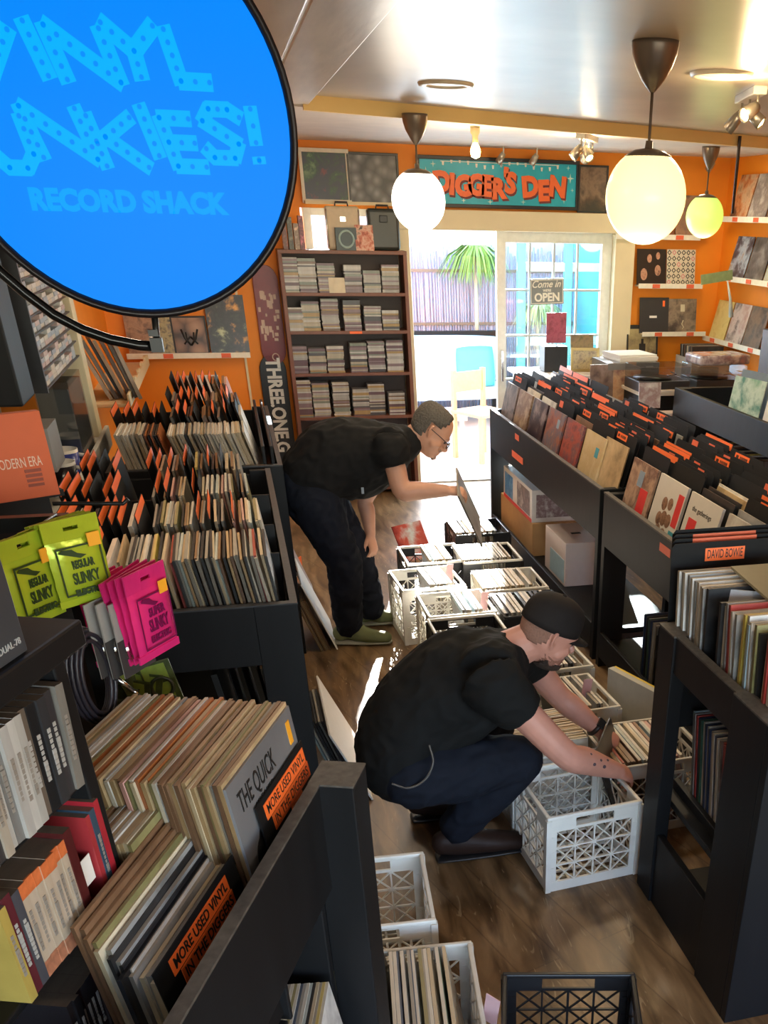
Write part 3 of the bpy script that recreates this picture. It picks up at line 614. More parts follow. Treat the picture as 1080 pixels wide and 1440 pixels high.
covs1=[('dark grey brown photographic',AR('a',[(.03,.03,.035),(.09,.07,.07),(.25,.19,.17),(.04,.03,.03)],7,seed=1)),('tan and brown',AR('b',[(.45,.33,.20),(.20,.11,.07),(.60,.48,.34)],7,seed=2)),('nearly black',AR('c',[(.02,.012,.014),(.04,.02,.025),(.4,.3,.28)],5,seed=4)),
('brick red and brown',AR('d',[(.20,.05,.04),(.35,.12,.07),(.13,.12,.16),(.45,.25,.14)],9,seed=5)),('dark red painted',AR('e',[(.10,.03,.04),(.42,.08,.05),(.16,.08,.10),(.50,.20,.10)],10,seed=6)),('cream map-like grey-city',AR('f',[(.62,.48,.28),(.55,.40,.20),(.70,.58,.38)],6,seed=7))]
ys=[6.93,6.58,6.22,5.86,5.50,5.14]; 
for k,(y,(n,m)) in enumerate(zip(ys,covs1)):
    z=.815; M=T(1.735,y,z)@R('Z',-90)@R('X',-14)
    o=cover(M,m,'%s record cover facing the aisle at the front of the far right bin'%n,s=.31,th=.012)
    if k==5:
        obj('sticker',MB().box((.05,-.001,.20),(.10,0,.25)),mat('teal_sticker',(.05,.30,.38)),o); obj('city_print',MB().prism([(-.11,.0),(.04,.0),(.03,.05),(.0,.075),(-.04,.06),(-.07,.08),(-.1,.05)],0,.0008,0,R('X',90)),mat('grey_city_print',(.22,.22,.27)),o)
    if k==3: obj('sticker',MB().box((.04,-.001,.22),(.09,0,.27)),mat('grey_blue_sticker',(.25,.33,.42)),o)
for y in ys: cardcol(1.75,y,12,.815,.16,.029,U1,0,rndc)
cardcol(1.72,4.86,13,.815,.16,.029,U1,0,rndc)
def stickers(o,items):
    for x0,z0,x1,z1,c,nm in items: obj(nm,MB().box((x0,-.0012,z0),(x1,0,z1)),c,o)
ys2=[4.40,4.05,3.70,3.33,2.97]; RS=mat('red_hype_sticker',(.70,.04,.04),.4); TS=mat('teal_sticker',(.05,.30,.38)); WC=mat('white_cover_stock',(.66,.63,.58),.35,var=.05); 
o=cover(T(1.735,ys2[0],.815)@R('Z',-90)@R('X',-14),AR('g',[(.30,.18,.13),(.50,.34,.24),(.18,.10,.08),(.36,.25,.2)],8,seed=9),'brown collage record cover with a red sticker at the front of the middle right bin',s=.31,th=.012); stickers(o,[(.02,.06,.11,.20,RS,'hype_sticker'),(-.04,.20,.02,.27,mat('grey_blue_sticker',(.25,.33,.42)),'price_sticker')])
o=cover(T(1.735,ys2[1],.815)@R('Z',-90)@R('X',-14),WC,'white record cover with a dark cluster of round heads at the front of the middle right bin',s=.31,th=.012)
mb=MB(); 
for x,z,r in ((-.03,.2,.035),(.03,.21,.032),(-.05,.13,.035),(.0,.14,.04),(.05,.14,.036),(-.03,.08,.035),(.03,.07,.038)): mb.lathe([(r*1.0,-.0003),(r*.8,.0012),(.0005,.0016)],14,0,T(x,0,z)@R('X',90))
obj('heads_print',mb,AR('h',[(.10,.05,.03),(.30,.17,.11),(.06,.03,.02)],40,seed=2),o)
stickers(o,[(.09,.13,.145,.27,RS,'hype_sticker'),(.09,.05,.145,.11,TS,'price_sticker')])
o=cover(T(1.735,ys2[2],.815)@R('Z',-90)@R('X',-14),WC,'white record cover with a red square and black title at the front of the middle right bin',s=.31,th=.012); stickers(o,[(-.11,.10,-.03,.21,RS,'hype_sticker'),(.10,.18,.145,.21,BLKP,'dark_sticker'),(.04,.10,.11,.16,TS,'price_sticker')])
lettering('the gatherings',.03,INK,o,T(-.01,-.0006,.25)@UPR,fitw=.19); obj('figure_print',MB().box((-.01,-.001,.0),(.012,0,.05)),INK,o)
cover(T(1.735,ys2[3],.815)@R('Z',-90)@R('X',-14),AR('i',[(.62,.58,.52),(.50,.45,.40),(.68,.66,.6)],8,seed=12),'pale grey cover at the front of the middle right bin, partly behind the name cards',s=.31,th=.012)
for y in ys2: cardcol(1.75,y,12,.815,.16,.029,U2,0,rndc)
# boxes under the far right bin
bx=thing('printed_product_box','white and blue printed electronics box lying on a cardboard box under the far right bin','box',T(1.86,6.55,.372))
obj('carton',MB().box((-.12,-.38,0),(.22,.38,.21)),mat('white_printed_card',(.70,.68,.66),.35,var=.1),bx,bev=.003)
obj('blue_panel_print',MB().box((-.1215,.12,.03),(-.12,.34,.18)),AR('bluebox',[(.02,.16,.45),(.10,.30,.60),(.3,.5,.7)],20),bx); obj('device_print',MB().box((-.1215,-.33,.03),(-.12,.0,.19)),AR('devbox',[(.30,.22,.22),(.12,.10,.12),(.55,.5,.5)],14),bx)
obj('red_band',MB().box((-.1225,-.38,.0),(-.1215,.38,.024)),RS,bx); obj('end_print',MB().box((-.09,-.3815,.03),(.19,-.38,.18)),AR('devbox2',[(.45,.4,.42),(.2,.13,.14),(.6,.58,.58)],12,seed=3),bx)
b2=thing('cardboard_box','brown cardboard box under the printed product box below the far right bin','box',T(1.88,6.60,.151)); obj('carton',MB().box((-.14,-.45,0),(.30,.42,.22)),CARDB,b2,bev=.004); obj('tape',MB().box((.02,-.4515,.0),(.09,-.45,.22)).box((.02,-.45,.22),(.09,.4,.2215)),mat('brown_tape',(.42,.24,.10),.3),b2)
b3=thing('white_box','white carton with a dark slot under the near end of the far right bin','box',T(1.87,5.72,.151)); obj('carton',MB().box((-.10,-.22,0),(.30,.22,.27)),mat('white_card',(.70,.62,.60),.45,var=.06),b3,bev=.004); obj('slot',MB().box((.0,-.03,.27),(.06,-.0,.2715)),INK,b3)
obj('blue_print',MB().box((-.1015,-.2,.02),(-.10,.1,.16)),mat('pale_blue_print',(.35,.52,.62)),b3)
# records on the lower shelf of the middle right bin
rq=random.Random(21)
for k in range(26):
    i=rq.choice([1,3,4,10,4,3,2,13]); lp(i,T(1.95+rq.uniform(0,.01),3.25+.05*k+(.0 if k<12 else .06),.152)@R('Z',-0)@R('X',0)@R('Z',0) if False else T(1.90+rq.uniform(0,.01),3.70+.017*k,.152)@R('X',rq.uniform(-4,4)),'%s record sleeve stored on the lower shelf of the middle right bin'%PAL[i][0],'sleeves under the middle right bin',.009)
plank('inner_box',(.12,.25,.15),(.14,1.5,.40),ru2); plank('inner_box_divider',(.14,1.05,.15),(.5,1.07,.48),ru2)
# ------------------------------------------------------------------ near right bin
n4=thing('record_bin','black wooden record bin closest on the right, its open end post in the foreground','record bin',T(1.17,1.90,0))
plank('aisle_post',(0,0,0),(.05,.20,1.02),n4); plank('aisle_post',(0,.615,0),(.05,.735,1.02),n4)
plank('front_panel',(.008,.0,.90),(.035,.74,1.02),n4); plank('lower_board',(.01,.2,.0),(.035,.62,.29),n4)
plank('end_panel',(.0,-.03,0),(1.1,.0,1.03),n4); plank('far_rail',(.05,.70,.66),(1.1,.735,1.0),n4)
plank('tray',(.05,.0,.86),(1.1,.70,.88),n4); plank('middle_shelf',(.05,.0,.40),(1.1,.70,.425),n4); plank('floor_shelf',(.05,0,.03),(1.1,.7,.05),n4)
plank('shelf_lip',(.09,.0,.37),(.11,.7,.46),n4)
plank('inner_divider',(.30,.25,.05),(.32,.6,.30),n4)
obj('worn_rim',MB().box((-.001,.0,1.019),(.051,.2,1.024)).box((-.001,.615,1.019),(.051,.735,1.024)).box((.008,.2,1.019),(.036,.615,1.024)),BLKW,n4)
G4='sleeves standing along the edge of the nearest right bin'
rr=random.Random(31)
seq=[1,2,1,2,1,2,1,1,2,3]
for k,i in enumerate(seq): lp(i,T(1.375+rr.uniform(-.006,.006),2.585-.021*k,.885+rr.uniform(-.006,.004))@R('X',-6+rr.uniform(-2,2)),'%s record sleeve in the far group of spines on the nearest right bin'%PAL[i][0],G4,.012)
o=cover(T(1.35,2.335,.90)@R('Z',-28)@R('X',-8),mat('pale_grey_sleeve',(.50,.49,.50),.35,var=.05),'plain pale grey sleeve turned askew between the two groups on the nearest right bin',s=.30)
seq=[3,1,2,7,1,2,12,1,10,1,9,3,1,7,1,1]
for k,i in enumerate(seq): lp(i,T(1.375+rr.uniform(-.006,.006),2.30-.0225*k,.885+rr.uniform(-.01,.012))@R('X',-7+rr.uniform(-3,3)),'%s record sleeve in the near group of spines on the nearest right bin'%PAL[i][0],G4,.011)
o=cover(T(1.50,2.22,1.203)@R("X",-86),mat('khaki_sleeve',(.26,.22,.12),.5,var=.1),'khaki record cover lying back across the sleeves of the nearest right bin',s=.315)
for k in range(4):
    M=T(1.40+.012*k,2.655+.028*k,.90+.006*k)@R('X',-5)
    o=link('divider_card',MB().prism([(-.19,0),(.19,0),(.19,.345),(.178,.358),(-.178,.358),(-.19,.345)],-.001,.001,0,R('X',90)).mesh('divider_card',[CARD]),None,M)
    tag(o,['black name card with a bright orange tag in the nearest right bin','black divider card with a thin orange strip, just behind the name card','second black divider card with an orange strip behind the name card','rearmost black divider card behind the name card'][k],'divider card')
    if k==0:
        l=obj('label',MB().box((-.075,-.002,.300),(.060,-.001,.338)),ORG,o); lettering('DAVID BOWIE',.038,INK,l,T(-.0075,-.0026,.319)@UPR,fitw=.122,bold=.0003)
    elif k<3: obj('label',MB().box((-.12,-.002,.340),(.10,-.001,.356)),ORGD,o)
l=obj('orange_strip_tag',MB().box((-.075,-.004,0),(.075,0,.022)),ORG,None,T(1.42,2.25,1.19)@R('Z',-20)@R('X',-50)); tag(l,'orange tag strip lying across the near sleeves of the nearest right bin','label')
for k in range(20):
    i=rr.choice([1,10,7,2,12,1,0,4,13,2]); lp(i,T(1.44+rr.uniform(-.004,.004),2.50-.0165*k,.428)@R('X',-10),'%s record sleeve on the middle shelf inside the nearest right bin'%PAL[i][0],'sleeves on the middle shelf of the nearest right bin',.011)
# ------------------------------------------------------------------ left-hand bins
def leftunit(name_label,x0,x1,y0,y1,rim,low):
    t=thing('record_bin',name_label,'record bin',T(x1,y0,0)); W=x1-x0; L=y1-y0
    plank('front_panel',(-W,0,low),(0,.025,rim),t); plank('side_panel',(-.022,.025,low),(0,L,rim),t); plank('corner_post',(-.14,-.002,0),(.001,.03,rim),t)
    plank('corner_post',(-W,0,0),(-W+.1,.03,rim),t); plank('rear_post',(-.1,L-.03,0),(0,L,rim),t); plank('back_panel',(-W,L-.02,low),(0,L,rim-.02),t)
    plank('tray',(-W,.02,low),(-.02,L,low+.02),t); plank('lower_shelf',(-W,.03,.34),(-.02,L-.03,.36),t); plank('lower_back',(-W,L-.05,.0),(-.02,L-.03,low),t)
    plank('side_board',(-.02,.03,0),(0,L,.36),t)
    obj('worn_rim',MB().box((-W,-.001,rim-.001),(0,.026,rim+.003)).box((-.023,.02,rim-.001),(.001,L,rim+.003)),mat('scuffed_black_rim',(.035,.035,.038),.5,var=.5,scale=50),t)
    return t
UB=leftunit('black wooden record bin with three packed rows of sleeves in the middle left',-.70,.075,3.10,5.10,1.015,.81)
UA=leftunit('black wooden record bin behind the packed one, under the orange alcove wall',-.76,.14,5.16,6.95,1.015,.75)
plank('row_divider',(-.73,.42,.83),(-.03,.432,1.06),UB); plank('row_divider',(-.73,.80,.83),(-.03,.812,1.06),UB); plank('row_divider',(-.73,1.2,.83),(-.03,1.212,1.08),UB)
def row(x0,x1,yc,zb,pitch,lean,pal,text,group,rr,cards=0,th=None,yaw=90,step=None,clab=None,zj=.006):
    x=x1; n=0
    while x>x0:
        M=T(x,yc+rr.uniform(-.012,.012),zb+rr.uniform(-zj,zj))@R('Z',yaw+rr.uniform(-.8,.8))@R('X',lean+rr.uniform(-1.5,1.5))
        if rr.random()<cards:
            lab=rr.choice([3,3,3,0]); card(M,'black divider card %s %s'%('with an orange top strip' if lab else 'without a tag',text),'divider cards '+text,lab); x-=.016
        else:
            i=rr.choice(pal); lp(i,M,'%s record sleeve %s'%(PAL[i][0],text),group,th or pitch*.72)
        x-=pitch*rr.uniform(.85,1.2); n+=1
    return n
rr=random.Random(41)
# yaw +90 turns the sleeve so that its plane runs along the aisle; positive lean tips the top to the left
MIX=[0,0,1,2,2,3,5,6,0,9,2,11,3,10,1]; DRK=[3,3,3,2,2,4,13,5,3,7,11,3]
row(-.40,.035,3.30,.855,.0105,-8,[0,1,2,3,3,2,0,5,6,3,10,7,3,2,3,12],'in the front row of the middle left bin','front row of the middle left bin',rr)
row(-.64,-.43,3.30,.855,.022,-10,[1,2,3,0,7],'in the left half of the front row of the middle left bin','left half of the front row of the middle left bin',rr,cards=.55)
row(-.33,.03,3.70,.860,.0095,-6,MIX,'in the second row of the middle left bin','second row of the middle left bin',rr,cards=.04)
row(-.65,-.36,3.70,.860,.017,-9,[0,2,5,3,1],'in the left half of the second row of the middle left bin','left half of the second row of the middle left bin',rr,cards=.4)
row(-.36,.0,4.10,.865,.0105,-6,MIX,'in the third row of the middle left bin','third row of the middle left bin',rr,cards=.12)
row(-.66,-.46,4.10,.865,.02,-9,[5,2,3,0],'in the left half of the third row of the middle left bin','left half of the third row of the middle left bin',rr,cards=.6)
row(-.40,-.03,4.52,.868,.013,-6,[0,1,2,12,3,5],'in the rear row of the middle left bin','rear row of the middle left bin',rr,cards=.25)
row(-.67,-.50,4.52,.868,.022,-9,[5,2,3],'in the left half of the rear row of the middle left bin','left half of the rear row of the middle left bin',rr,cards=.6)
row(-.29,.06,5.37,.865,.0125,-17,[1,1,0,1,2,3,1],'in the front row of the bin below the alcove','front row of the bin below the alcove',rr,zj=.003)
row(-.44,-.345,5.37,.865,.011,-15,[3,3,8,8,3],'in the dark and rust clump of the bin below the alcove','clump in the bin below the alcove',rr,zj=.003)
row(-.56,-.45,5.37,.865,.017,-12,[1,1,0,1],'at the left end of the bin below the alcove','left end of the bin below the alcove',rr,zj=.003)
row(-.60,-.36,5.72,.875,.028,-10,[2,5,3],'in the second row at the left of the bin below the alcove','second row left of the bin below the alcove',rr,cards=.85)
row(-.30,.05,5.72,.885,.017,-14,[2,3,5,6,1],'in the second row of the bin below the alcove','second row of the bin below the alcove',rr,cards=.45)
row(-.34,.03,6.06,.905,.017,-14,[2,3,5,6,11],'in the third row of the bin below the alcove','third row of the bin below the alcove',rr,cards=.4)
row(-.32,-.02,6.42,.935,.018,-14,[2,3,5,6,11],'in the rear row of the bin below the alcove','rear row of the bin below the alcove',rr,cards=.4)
# dark browsing slots at right of unit A
plank('side_slot',(-.09,.05,1.0),(-.075,1.5,1.10),UA); plank('side_slot',(-.05,.05,1.0),(-.035,1.5,1.10),UA)
# lower shelf of packed bin with orange topped cards
row(-.22,.0,3.55,.365,.03,-8,[3,4,2],'on the lower shelf of the middle left bin','lower shelf of the middle left bin',rr,cards=.8)
# alcove ledge and its sleeves
x0,z0,L=ledge(178,352,500,8.6,'cream picture ledge on the orange alcove wall',(.33,.8))
for k,(pa,pb,hh,n,m) in enumerate(((183,222,.17,'brown mottled',AR('j',[(.20,.10,.06),(.38,.22,.13),(.08,.05,.04)],10,seed=3)),(222,250,.19,'grey and gold figured',AR('k',[(.14,.13,.12),(.4,.33,.15),(.05,.05,.05)],18,seed=4)),(247,296,.28,'tan dark-antlered',AR('l',[(.45,.28,.17),(.30,.16,.09),(.06,.03,.02)],9,'cells',seed=5)),(298,352,.42,'dark pale green and orange',AR('m',[(.45,.5,.30),(.05,.055,.05),(.03,.03,.035),(.05,.045,.05),(.70,.35,.08)],6,seed=6)))):
    a=ay(pa,498,8.55).x; b=ay(pb,498,8.55).x; w=b-a
    hgt={0:.30,1:.26,2:.26,3:.40}[k]
    o=obj('record_sleeve',MB().box((-w/2,0,0),(w/2,.006,hgt)),m,None,T((a+b)/2,8.525,z0+.002)@R('X',-7)); tag(o,n+' record cover on the ledge of the orange alcove wall','record')
    if k==2:
        mb=MB(); 
        for s in (-1,1): mb.tube([(0,-.002,.06),(s*.04,-.002,.11),(s*.06,-.002,.17)],.008,6).tube([(s*.02,-.002,.08),(s*.03,-.002,.15)],.006,6).tube([(0,-.002,.12),(s*.05,-.002,.07)],.007,6)
        obj('emblem_print',mb,INK,o); obj('border_print',MB().box((-w/2,-.001,0),(w/2,0,.012)).box((-w/2,-.001,.248),(w/2,0,.26)).box((-w/2,-.001,0),(-w/2+.012,0,.26)).box((w/2-.012,-.001,0),(w/2,0,.26)),INK,o)
o=obj('wall_outlet_cover',MB().box((-.04,-.008,-.07),(.04,0,.07)),mat('beige_plate',(.58,.48,.36),.5),None,T(ay(261,542,8.6).x,8.6,ay(261,542,8.6).z),bev=.002); tag(o,'beige outlet cover plate low on the orange alcove wall','outlet')
o=obj('paper_card',MB().box((-.085,-.004,-.09),(.085,0,.09)),PAPERW,None,T(ay(293,545,8.6).x,8.6,ay(293,545,8.6).z)); tag(o,'pale card fixed low on the orange alcove wall beside the outlet cover','card')
# left wall rack with tilted sleeves
tr=thing('wall_record_rack','cream wall rack with notched edge holding tilted sleeves on the left wall','rack',T(-.92,6.55,1.09))
obj('base_board',MB().box((0,0,0),(.26,1.9,.02)),CREAM,tr,bev=.003); obj('front_lip',MB().box((.25,0,0),(.265,1.9,.07)),CREAM,tr,bev=.003)
for k in range(5): obj('notch',MB().box((.25,.2+.35*k,.07),(.265,.3+.35*k,.09)),CREAM,tr)
for k in range(7):
    i=[1,2,3,0,5,2,1][k]; lp(i,T(-.80+.028*k,6.85+.03*(k%3),1.115)@R('Z',99)@R('X',-22+1.0*k),'%s record sleeve leaning in the notched wall rack on the left'%PAL[i][0],'sleeves in the left wall rack',.02,.34)
# cassette wall rack
ck=thing('cassette_rack','black wall rack packed with rows of pale cassette spines near the cream post','rack',T(-.84,5.30,1.44))
obj('side_board',MB().box((-.05,-.62,0),(.06,-.60,.95)),BLKP,ck); obj('back_board',MB().box((-.06,-.6,0),(-.04,.62,.95)),BLKP,ck)
for k in range(14): obj('rack_shelf',MB().box((-.045,-.58,.0+.067*k),(.045,.62,.004+.067*k)),BLKP,ck)
rr=random.Random(51)
csm=[MB().box((-.03,-.054,0),(.03,.054,.0165),0).mesh('cassette_case',[mat('cassette_spine_%d'%q,c,.35,var=.25,scale=40)]) for q,c in enumerate(((.70,.70,.68),(.45,.47,.5),(.62,.58,.50),(.35,.42,.5),(.6,.45,.42)))]
for r in range(13):
    for c in range(10):
        for q in (0,1,2) if (r+c)%3==0 else (0,1):
            o=link('cassette_case',rr.choice(csm),None,T(-.84+rr.uniform(0,.006),5.30-.53+.115*c,1.44+.0045+.067*r+.0175*q)); tag(o,'pale cassette case lying in the wall rack on the left','cassette','cassettes in the wall rack')
blk=obj('wall_speaker',MB().box((-.06,-.14,0),(.06,.14,.75)),BLK,None,T(-.86,4.36,1.46),bev=.008); tag(blk,'tall black box fixed to the left wall beside the cassette rack','speaker')
o=obj('grey_wall_box',MB().box((-.08,-.12,0),(.08,.12,.16)),mat('grey_box',(.22,.21,.2),.5),None,T(-.84,4.45,1.20)); tag(o,'small grey box under the tall black wall box','box')
# sill: stacked cases and mugs
p=ax(100,625,-.82)
cs=thing('cassette_case_stack','dark stack of clear cassette cases standing on the white window sill','case stack',T(-.84,5.35,1.03))
obj('cases',MB().box((-.07,-.22,0),(.07,.22,.36)),mat('dark_cases',(.06,.07,.07),.25,var=.5,scale=18,vscale=(1,1,.2)),cs,bev=.004); obj('clear_wrap',MB().box((-.075,-.225,0),(.075,.225,.39)),LIDG,cs)
for yy,xx,c,nm,lb in ((4.95,-.83,(.03,.05,.28),'blue','white rimmed mug with a dark blue side on the window sill'),(4.68,-.81,(.02,.015,.02),'black','white rimmed mug with a black side on the window sill, nearest of the two')):
    m_=thing('mug',lb,'mug',T(xx,yy,1.032)@Matrix.Scale(1.25,4)); obj('cup',MB().lathe([(.0,0),(.05,0),(.055,.006),(.055,.11),(.051,.11),(.049,.01),(0,.008)],28),mat('mug_white',(.75,.74,.7),.25),m_)
    obj('wrap_print',MB().lathe([(.0555,.008),(.0558,.02),(.0558,.10),(.0555,.10)],28),mat('mug_'+nm,c,.25,var=.4,scale=14),m_); obj('handle',MB().tube([(.05,.0,.09),(.085,.0,.085),(.09,0,.05),(.05,0,.03)],.007,8),mat('mug_white',(.75,.74,.7)),m_)
# ================================================================== near left: CD shelves, used vinyl bin, hooks
RU=R('Z',-21.6)      # this furniture stands turned towards the aisle
def vu(v,u,z): return RU@Vector((v,u,z))
M0=RU@T(-.747,1.185,0)
sh=thing('cd_shelf_unit','black wooden shelf unit of CDs and DVDs in the lower left foreground','shelf',M0)
plank('top_board',(-.30,-1.2,1.582),(.0,.0,1.62),sh,bev=.004); plank('end_panel',(-.30,-.072,0),(-.012,-.044,1.582),sh); plank('back_panel',(-.30,-1.2,0),(-.288,-.03,1.582),sh)
ZS=lambda z: 2.1-(2.1-z)*.8
for z in (1.235,.985,.735,.485,.2): plank('shelf',(-.288,-1.2,ZS(z)-.012),(-.016,-.07,ZS(z)),sh)
obj('price_tag',MB().box((-.015,-.14,1.256),(-.014,-.11,1.30)),PAPERW,sh)
csm2={}
def casemesh(key,h,w,th,c,capc=None,top=None,txt=None):
    if key in csm2: return csm2[key]
    m=mat('case_spine_'+key,tuple(q*.68 for q in c),.25,var=.25,scale=50,vscale=(.3,1,.3)); tm=mat('case_top_brown',(.13,.10,.075),.3,var=.5,scale=70,vscale=(1,.1,1)); 
    mb=MB().box((-w,-th/2,0),(0,th/2,h),0,fm={1:1,5:1,0:1})
    mats=[m,tm]
    if capc:
        mb.box((0,-th/2,h*.86),(.0008,th/2,h),2); mb.box((0,-th/2,.0),(.0008,th/2,h*.16),3); mats+= [mat('case_cap_orange',(.62,.16,.05),.3,var=.4,scale=60),mat('case_foot_print',(.45,.18,.10),.3,var=.7,scale=80)]
    if txt:
        for k in range(9): mb.box((0,-th*.16,h*(.28+.05*k)),(.0008,th*.16,h*(.315+.05*k)),len(mats))
        mats.append(mat('spine_print_'+txt[0],txt[1],.5))
    csm2[key]=mb.mesh('media_case',mats); return csm2[key]
def shelfrow(items,u0,z,group,v=-.750):
    u=u0*.8-.022; rr_=random.Random(int(z*1000))
    for key,h,w,th,c,cap,txt,lab,ln in items:
        h*=.8; w*=.8; th*=.8; me=casemesh(key,h,w,th*.95,c,cap,None,txt); u-=th/2
        o=link('media_case',me,None,RU@T(v+rr_.uniform(-.006,.002),u,ZS(z)+.001)@R('X',ln)); tag(o,lab,'case',group); u-=th/2
gp=('dk',(.26,.23,.20)); wp=('wh',(.40,.39,.37))
it=[('clearwhite',.19,.14,.024,(.30,.28,.25),None,gp,'pale clear wrapped case at the right end of the top row of the black shelf unit',-5)]
for k,(n,c) in enumerate((('dark a',(.06,.055,.06)),('dark b',(.05,.05,.055)),('black',(.02,.02,.022)),('brownish',(.22,.17,.13)),('pale',(.60,.58,.54)),('white',(.74,.72,.68)),('pale b',(.62,.6,.57)),('grey',(.28,.27,.26)),('white b',(.72,.70,.66)),('cream',(.6,.52,.42)),('dark c',(.07,.06,.06)),('white c',(.7,.7,.66)))):
    it.append(('r1'+n.replace(' ','_'),.19,.14,.0245 if k<3 else .020,c,None,wp if sum(c)<.6 else gp,['dark grey case beside the clear wrapped one in the top row','second dark grey case from the right in the top row','black case in the middle of the top row','brownish case left of the black one in the top row','first pale case left of the brownish one in the top row','second pale case left of the brownish one in the top row','third pale case left of the brownish one in the top row','grey case near the left edge in the top row','white case near the left edge in the top row','cream case at the left edge in the top row','dark case at the left edge in the top row','white case at the far left in the top row'][k]+' of the black shelf unit',-3))
shelfrow(it,1.395,1.235,'cases in the top row of the black shelf unit')
it=[('redbox',.20,.13,.016,(.55,.03,.05),None,None,'bright red case at the right end of the second row of the black shelf unit',0),('bluebox',.19,.125,.016,(.05,.10,.16),None,gp,'dark blue case between two red ones in the second row of the black shelf unit',0),('redbox2',.185,.13,.014,(.55,.05,.06),None,None,'red case left of the dark blue one in the second row of the black shelf unit',0)]
shelfrow(it,1.425,.985,'red and blue cases in the second row of the black shelf unit')
it=[('maroon',.20,.14,.022,(.12,.02,.02),None,None,'dark maroon case beside the orange capped set, second row of the black shelf unit',0)]
for k in range(7): it.append(('orcap%d'%(k%3),.19,.14,.0205,((.72,.58,.44),(.68,.55,.42),(.74,.6,.47))[k%3],1,gp,'cream spined case with an orange cap in the second row of the black shelf unit',0))
it+=[('slate',.19,.14,.022,(.10,.10,.12),None,wp,'slate grey case left of the orange capped set, second row of the black shelf unit',0),('maroon2',.20,.14,.022,(.16,.03,.04),None,wp,'maroon case near the left edge of the second row of the black shelf unit',0),('yellow',.19,.14,.02,(.65,.48,.12),None,gp,'yellow case at the left edge of the second row of the black shelf unit',0)]
shelfrow(it,1.325,.985,'cases in the second row of the black shelf unit')
it=[('r3y',.17,.14,.018,(.05,.04,.045),None,('yl',(.6,.55,.15)),'black case with yellow print, right end of the third row of the black shelf unit',0),('r3a',.17,.14,.026,(.20,.17,.17),None,gp,'patterned grey case in the third row of the black shelf unit',0)]
for k in range(11): it.append(('r3k%d'%(k%3),.165,.14,.0165,((.025,.025,.03),(.04,.035,.04),(.03,.015,.02))[k%3],None,wp,'black CD case in the third row of the black shelf unit',0))
shelfrow(it,1.40,.735,'black CD cases in the third row of the black shelf unit')
it=[('r4k%d'%(k%2),.165,.14,.02,((.10,.03,.05),(.03,.03,.035))[k%2],None,wp,'dark case in the bottom visible row of the black shelf unit',0) for k in range(12)]
shelfrow(it,1.40,.485,'dark cases in the bottom visible row of the black shelf unit')
# big dark boxed set on the shelf top
dk=thing('dark_box_set','charcoal boxed set on top of the black shelf unit at the left frame edge','box',RU@T(-.756,1.068,1.621)); obj('box',MB().box((-.03,-.36,0),(0,0,.204)),mat('charcoal_card',(.045,.05,.06),.4,var=.25,scale=12),dk,bev=.002)
lettering('DUAL-78',.012,mat('pale_grey_print',(.45,.45,.45)),dk,T(.0012,-.034,.018)@R('Z',90)@UPR)
# hook rack behind the shelf end
hk=thing('hook_rack','black metal rack with prongs carrying string packs behind the black shelf unit','rack',T(-.50,1.93,0))
q=lambda px,py,y: ay(px,py,y)
ph=q(72,700,1.93)
obj('upright',MB().box((ph.x-.012+.50,-.012,0),(ph.x+.012+.50,.012,1.62)),METB,hk); obj('upright',MB().box((ph.x-.13+.50,-.012,0),(ph.x-.11+.50,.012,1.62)),METB,hk); obj('cross_bar',MB().box((ph.x-.14+.50,-.01,1.60),(ph.x+.02+.50,.01,1.625)),METB,hk)
def hook(x0,x1,py,y):
    a=q(x0,py,y)-Vector((-.50,1.93,0)); b=q(x1,py,y)-Vector((-.50,1.93,0)); obj('hook',MB().tube([(ph.x+.5,0,a.z),a,b+Vector((-.006,0,0)),b+Vector((.004,0,.008))],.0036,8),METB,hk)
hook(82,178,708,1.93); hook(62,128,735,1.88); hook(25,88,761,1.80); hook(120,172,818,1.84)
